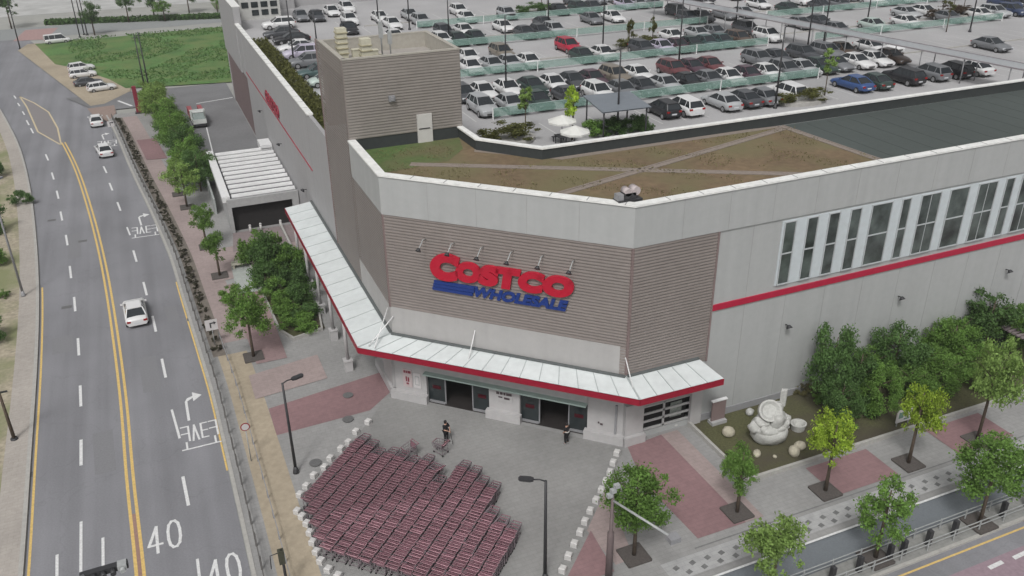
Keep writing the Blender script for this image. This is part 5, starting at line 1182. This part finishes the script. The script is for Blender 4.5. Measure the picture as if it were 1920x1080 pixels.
b = MB(); b.tube([(.06,-.38,1.06),(.02,-.62,.1)], .02, 6); o = b.build('long_handle', dark); o.location = (x, y, S); o.rotation_euler = (0,0,R(25)); tag(o, 'dark long handle held by the person in black on the plaza', 'handle')
x, y = at(1062, 835); person(x, y, R(200), 'person in dark clothes with pale belt walking towards the right entrance doors', [((-.24,.02,1.13),(-.2,-.16,.98)),((.24,.02,1.13),(.22,-.1,.95))], belt=True)
# ------------------------------------------------------------------ roof equipment
TZ = 22.0
def louvre_stack(x, y, h, w, label):
    r = empty('vent_stack', (x, y, TZ)); tag(r, label, 'vent stack', 'cream vent stacks on the stair tower')
    b = MB(); b.box((-w/2,-w/2,0),(w/2,w/2,h)); b.build('casing', cream, r); b = MB(); k = .25
    while k < h-.2: b.box((-w/2-.06,-w/2-.07,k),(w/2+.06,w/2+.06,k+.07)); k += .38
    b.build('louvre', mat('louvre_cream', (.33,.3,.2), .7, .1, 3), r)
for i_, (x_, y_, w_, h_, m_) in enumerate(((14.0,63.7,.5,.5,0),(14.9,65.2,.7,.9,0),(16.2,65.9,.9,.6,0),(13.7,62.0,.35,.6,1),(16.4,62.0,.5,.45,1),(18.1,63.9,.6,.35,0))):
    b = MB(); b.box((-w_/2,-w_/3,0),(w_/2,w_/3,h_)); b.box((-w_/2-.04,-w_/3-.04,h_),(w_/2+.04,w_/3+.04,h_+.05)); b.tube([(w_*.2,0,h_*.4),(w_*.9,.1,h_*.4),(w_*.95,.1,0)], .05, 6)
    o_ = b.build('equipment_box', [cream, greym][m_]); o_.location = (x_, y_, 22.0); tag(o_, '%s equipment box with bent pipe, %s one from the left on the stair tower roof' % (['cream','grey'][m_], ORD[[1,2,3,0,4,5][i_]]), 'equipment box', 'equipment boxes on the stair tower')
louvre_stack(13.9, 65.6, 2.5, .75, 'tall cream louvred vent stack at the left of the stair tower roof'); louvre_stack(15.3, 64.0, 1.9, .75, 'shorter cream louvred vent stack beside the taller one')
for i, (x, y, w, h) in enumerate(((14.4,62.6,1.1,.7),(15.6,62.3,.9,.8),(17.0,63.0,.8,.7))):
    r = empty('air_unit', (x, y, TZ)); tag(r, '%s grey air-conditioning unit from the left on the stair tower roof' % ORD[i], 'air unit', 'air units on the stair tower')
    b = MB(); b.box((-w/2,-.35,0),(w/2,.35,h)); b.build('casing', galv, r); b = MB(); b.tube([(0,-.36,h*.5),(0,-.39,h*.5)], h*.36, 14); b.build('fan', dark, r)
for i, (x, y, h, rr) in enumerate(((16.9,65.4,3.4,.06),(17.4,64.8,2.6,.05))):
    r = empty('antenna_mast', (x, y, TZ)); tag(r, ['tall thin antenna mast on the stair tower roof','shorter antenna mast on the stair tower roof'][i], 'mast')
    b = MB(); b.tube([(0,0,0),(0,0,h)], rr, 6); b.build('pole', galv, r); b = MB(); b.box((-.15,-.08,h*.45),(.15,.08,h*.8)); b.build('antenna_panel', galv, r)
r = empty('roof_machine', (25.15, 42.0, 16.5)); tag(r, 'small dark machine with two pale rounded tops on the roof at the front corner', 'machine')
b = MB(); b.box((-.8,-.4,.75),(.8,.4,.95)); b.box((-.35,-.3,.95),(.4,.3,1.35)); b.box((-.7,-.35,0),(-.6,.35,.8)); b.box((.6,-.35,0),(.7,.35,.8)); b.build('chassis', dark, r)
b = MB(); b.tube([(-.12,-.3,1.4),(-.12,.3,1.4)], .24, 14); b.build('drum', mat('drum_pale', (.4,.35,.35), .5, .1, 4), r)
b = MB(); b.tube([(.42,-.3,1.42),(.42,.3,1.42)], .27, 14); b.build('drum', mat('drum_pale', (.4,.35,.35), .5, .1, 4), r)
b = MB(); b.box((-.8,-.25,.95),(-.4,.25,1.3)); b.build('motor_box', greym, r)
# deck planting
def mound(px, py, w, d, h, M, label):
    x, y = at(px, py, DZ+.3); r = empty('planter', (x, y, DZ)); tag(r, label, 'planter')
    b = MB(); b.prism([(w/2*math.cos(a), d/2*math.sin(a)) for a in [k*math.pi/8 for k in range(16)]], 0, .35); b.build('kerb_ring', kerbm, r)
    me = crown('shrub', M, abs(px) % 5); c = bpy.data.objects.new('planting', me); COL.objects.link(c); c.parent = r; c.location = (0,0,.3+h*.35); c.scale = (w*.52, d*.52, h*.7); return x, y
OLIVE = leafmat('leaves_olive', (.1,.105,.03))
x, y = mound(955, 258, 4.6, 3.4, 1.3, OLIVE, 'olive green planted mound near the parapet corner on the deck')
x, y = at(985, 248, DZ); tree(x, y, 3.7, 1.5, LEAF_PALE, 'slim round-headed tree rising from the olive mound on the deck', None, 'young', z=DZ, ch=1.7, rad=.05)
x, y = at(1073, 262, DZ); tree(x, y, 4.2, 1.7, LEAF_LIME, 'palm-like yellow-green tree beside the white parasols', None, 'young', z=DZ, ch=2.1, rad=.08)
for k in range(5):
    x, y = at(1112+k*24, 243-k*3, DZ+.6); shrub(x, y, 2.0, 1.5, LEAF_DARK if k else LEAF_MID, '%s dark hedge bush from the parasols under the grey shelter' % ORD[k], 'hedge bushes by the deck shelter', z=DZ, seed=k)
x, y = mound(1505, 186, 5.4, 3.0, 1.1, OLIVE, 'olive planted mound by the white SUV near the parapet')
for dx, lab in ((0, 'thin sparse tree on the right planted mound'), ):
    x2, y2 = at(1546, 180, DZ); tree(x2, y2, 4.4, 1.7, LEAF_PALE, lab, None, 'young', z=DZ, ch=1.6, rad=.05)
x, y = mound(1200, 84, 5.2, 3.0, 1.2, OLIVE, 'planted mound in the middle of the roof car park')
for dx in (-1.6, 1.8): tree(x+dx, y, 3.6, 1.0, OLIVE, 'thin tree at the %s end of the middle planted mound' % ('left' if dx < 0 else 'right'), None, 'young', z=DZ, ch=2.2, rad=.06)
x, y = mound(1005, 22, 5.2, 3.4, 1.4, LEAF_DARK, 'dark green planted mound at the far side of the deck')
for dx in (.8, 1.7): tree(x+dx, y-.3, 4.2, 1.0, OLIVE, 'thin tree on the far dark mound, %s one' % ('left' if dx < 1 else 'right'), None, 'young', z=DZ, ch=1.8, rad=.06)
x, y = mound(1785, 28, 7.5, 3.0, 1.4, leafmat('leaves_brown', (.085,.06,.04)), 'brown planted mound at the far right of the deck')
for k in range(3): tree(x-2+k*2, y, 4.2, 1.2, OLIVE, '%s thin tree from the left on the far right brown mound' % ORD[k], 'thin trees on the far right mound', 'young', z=DZ, ch=1.8, rad=.06)
x, y = at(1774, 60, DZ); tree(x, y, 4.0, .9, OLIVE, 'bare thin tree below the far right mound', None, 'young', z=DZ, ch=1.2, rad=.06)
# grass hedge along the inside of the left parapet
C = np.column_stack([RNG.uniform(13.3, 15.3, 9000), RNG.uniform(62, 118, 9000), RNG.uniform(14.3, 14.95, 9000)])
me = leaf_mesh('deck_grass_strip', C, .16); me.materials.append(OLIVE); o = bpy.data.objects.new('deck_grass_strip', me); COL.objects.link(o)
tag(o, 'long strip of tall olive grass inside the left parapet of the deck', 'grass strip', None, 'stuff')
b = MB(); b.box((15.3, 62, 14.0), (15.5, 118, 14.35)); tag(b.build('planter_kerb', mat('kerb_cream',(.45,.45,.38),.8,.1,4)), 'pale kerb along the grass strip on the deck', 'kerb')
# rooftop block at the far left corner of the deck
r = empty('rooftop_block', (0,0,0)); tag(r, 'pale block with two rows of dark openings at the far left corner of the deck', 'building')
b = MB(); b.box((14.6, 138, 14.0), (20.5, 144, 18.5)); b.build('wall', mat('block_pale',(.45,.45,.43),.8,.06,2), r)
for k in range(4):
    for j in range(2):
        if j == 0 and k == 0: continue
        b = MB(); b.box((14.9+k*1.4, 137.93, 14.6+j*1.15), (15.9+k*1.4, 138.0, 15.4+j*1.15)); b.build('window', glassd, r)
# truck in the yard
r = empty('small_truck', (5.95, 135.6, S+.02)); r.rotation_euler = (0,0,R(2)); tag(r, 'small white and red truck parked in the side yard facing the shelter', 'truck')
b = MB(); b.prism([(-.95,-3.1),(.95,-3.1),(1.0,-1.5),(-1.0,-1.5)], .5, 1.3); b.build('cab', mat('truck_white',(.55,.57,.55),.4,.05,3), r)
b = MB(); P = [(-.85,-3.05,1.3),(.85,-3.05,1.3),(.9,-1.55,1.3),(-.9,-1.55,1.3)]; Q = [(-.72,-2.6,2.15),(.72,-2.6,2.15),(.8,-1.6,2.2),(-.8,-1.6,2.2)]
for i in range(4): b.face([P[i],P[(i+1)%4],Q[(i+1)%4],Q[i]])
b.build('windows', mat('truck_glass',(.22,.26,.25),.2,.1,3), r); b = MB(); b.prism([(q[0],q[1]) for q in Q], 2.2, 2.28); b.build('roof', mat('truck_white',(.5,.5,.5),.4,.05,3), r)
b = MB(); b.box((-1.05,-1.4,.75),(1.05,-.9,2.3)); b.build('front_locker', mat('truck_white',(.5,.5,.5),.4,.05,3), r)
for sx in (-1, 1): b = MB(); b.box((min(sx*.45,sx*1.05),-.85,.75),(max(sx*.45,sx*1.05),3.2,1.9)); b.build('side_board', mat('truck_red',(.3,.07,.08),.5,.08,3), r)
b = MB(); b.box((-.45,-.85,.75),(.45,3.2,1.2)); b.build('bed', mat('truck_pink',(.4,.32,.32),.6,.08,3), r)
for sx in (-.9, .9):
    for yy in (-2.4, 2.0): b = MB(); b.tube([(sx-.12,yy,.4),(sx+.12,yy,.4)], .4, 14); b.build('wheel', tyre, r)
b = MB(); b.box((-.98,-3.2,.35),(.98,-3.08,.65)); b.build('bumper', dark, r)
# left verge
for i, (px, py, w, h, M) in enumerate(((40,385,2.2,1.7,LEAF_DARK),(-10,335,3,3.5,LEAF_DARK),(-12,440,3,3.5,LEAF_DARK),(-12,500,2.5,2.2,LEAF_MID),(-14,640,2.5,2.2,LEAF_DARK),(8,560,1.1,.7,LEAF_MID))):
    x, y = at(px, py); shrub(x, y, w, h, M, ['dark round bush on the left pavement edge','dark bush farthest up the left edge of the picture','dark bush at the left edge beside the upper pole','green bush at the left edge just above the lamp base','dark bush at the left edge below the lamp base','little green bush left of the lamp base'][i], seed=i % 5)
# far edge: trees and hedge along the distant road
for i, (px, py, h, w, M) in enumerate(((178,66,7,4,LEAF_DARK),(242,42,7,4,LEAF_DARK),(290,34,9,6,LEAF_DARK),(355,24,8,5,LEAF_DARK),(408,22,6,4,LEAF_MID),(22,54,9,6,LEAF_DARK),(310,40,5,4,LEAF_MID))):
    x, y = at(px, py); tree(x, y, h, w, M, '%s of the far trees in list order' % ORD[i], 'trees along the far road', 'street', z=0, rad=.15)['label'] = ['dark conical tree left of the hedge on the far road','small tree between the conical one and the big dark one','big dark round tree behind the far hedge','dark tree above the middle of the grass field','pale tree next to the store wall on the far road','dark tree at the far left road corner','low green tree just right of the big dark one'][i]
p0, p1 = at(85,46), at(432,33)
t = RNG.uniform(0, 1, 5000); C = np.column_stack([p0[0]+(p1[0]-p0[0])*t, p0[1]+(p1[1]-p0[1])*t+RNG.uniform(-1.5,1.5,5000), RNG.uniform(0,1.1,5000)])
me = leaf_mesh('far_hedge', C, .35); me.materials.append(LEAF_DARK); o = bpy.data.objects.new('far_hedge', me); COL.objects.link(o); tag(o, 'low dark hedge along the far road beyond the grass field', 'hedge', None, 'stuff')
n = 26000; C = np.column_stack([RNG.uniform(-17, 60, n), RNG.uniform(164, 219, n), RNG.uniform(.08, .3, n)])
C = C[(C[:, 0] > -3-(C[:, 1]-165)*.31) & (C[:, 0] > -14)]
from mathutils import noise as _noise
keep = np.array([_noise.noise(Vector((c[0]*.12, c[1]*.09, 0))) > -.1 for c in C]); C = C[keep]
me = leaf_mesh('field_grass', C, .22); me.materials.append(LEAF_GRASS); o = bpy.data.objects.new('field_grass', me); COL.objects.link(o); tag(o, 'rough green grass tufts covering the field beyond the side road', 'grass', None, 'stuff')
# manholes
for px, py, rr in ((653,745,.38),(653,790,.4),(592,872,.4)):
    x, y = at(px, py); b = MB(); b.tube([(x,y,S+.08),(x,y,S+.1)], rr, 20); struct(b.build('manhole_cover', mat('iron', (.12,.12,.12), .7, .2, 9)))
for px, py in ((125,576),(97,413),(155,452),(63,513),(60,628),(48,892),(360,598)):
    x, y = at(px, py); b = MB(); b.box((x-.42,y-.28,.002),(x+.42,y+.28,.007)); struct(b.build('drain_cover', mat('iron', (.12,.12,.12), .7, .2, 9)))

# control post by the sandy path at the bottom edge, sack by the hatch
x, y = at(541, 1112); r = empty('signal_post', (x, y, S)); tag(r, 'dark post with boxy head on the sandy path at the bottom edge', 'signal post')
b = MB(); b.tube([(0,0,0),(0,0,3.0)], [.09,.06], 8); b.build('post', dark, r)
b = MB(); b.box((-.2,-.14,2.1),(.12,.14,3.0)); b.build('head_box', mat('olive_dark', (.05,.05,.035), .7, .15, 6), r)
b = MB(); b.tube([(-.15,0,2.85),(-.6,0,2.8),(-.65,0,1.9)], .03, 6); b.build('arm', dark, r)
x, y = at(1253, 801); o = blob('white_sack', [((0,0,.18),(.5,.17,.17),(0,.1,-.5)),((.35,-.2,.16),(.2,.2,.15),(0,0,0))], stonew, None, 2, .08, 3); o.location = (x, y, S); tag(o, 'small white sack lying in front of the roll-up hatch', 'sack')
# thin even air between camera and the far car park
b = MB(); b.box((-290, -60, -1.0), (480, 560, 38.0)); hz = b.build('haze', [mat('haze_tmp', (.5,.5,.5))]); hz['kind'] = 'stuff'
HM = bpy.data.materials.new('haze_air'); HM.use_nodes = True; n_ = HM.node_tree.nodes; n_.remove(n_['Principled BSDF'])
pv = n_.new('ShaderNodeVolumePrincipled'); pv.inputs['Color'].default_value = (.82,.84,.86,1); pv.inputs['Density'].default_value = .0004; pv.inputs['Anisotropy'].default_value = .2
HM.node_tree.links.new(pv.outputs[0], n_['Material Output'].inputs['Volume']); hz.data.materials.clear(); hz.data.materials.append(HM)

for q_, (x0, y0, x1, y1) in enumerate(((-4.6,61.0,-3.3,66.5),(-11.2,70,-9.6,73),(-10.6,90,-9.4,97),(-7.9,52,-6.6,57),(-2.2,72,-1.2,75))):
    quad('road_patch', [(x0,y0),(x1,y0),(x1-.2,y1),(x0-.2,y1)], mat('asphalt_patch', (.19,.19,.2), .95, .08, 8, bump=.2), .0025)

C = np.column_stack([RNG.uniform(13.3, 46, 15000), RNG.uniform(41.6, 60, 15000), RNG.uniform(16.51, 16.6, 15000)])
C = C[(C[:, 1] < 52.4) | ((C[:, 0] < 21) & (C[:, 1] < 60))]; C = C[(C[:, 0]-12.8)*.689+(C[:, 1]-52.7)*.7246 > .6]
C = C[np.array([_noise.noise(Vector((c[0]*.35, c[1]*.35, 3))) > .08 for c in C])]
me = leaf_mesh('roof_plants', C, .06); me.materials.append(leafmat('leaves_sedum', (.2,.18,.09))); o = bpy.data.objects.new('roof_plants', me); COL.objects.link(o); tag(o, 'low dry olive plants growing over the brown flat roof', 'roof plants', None, 'stuff')
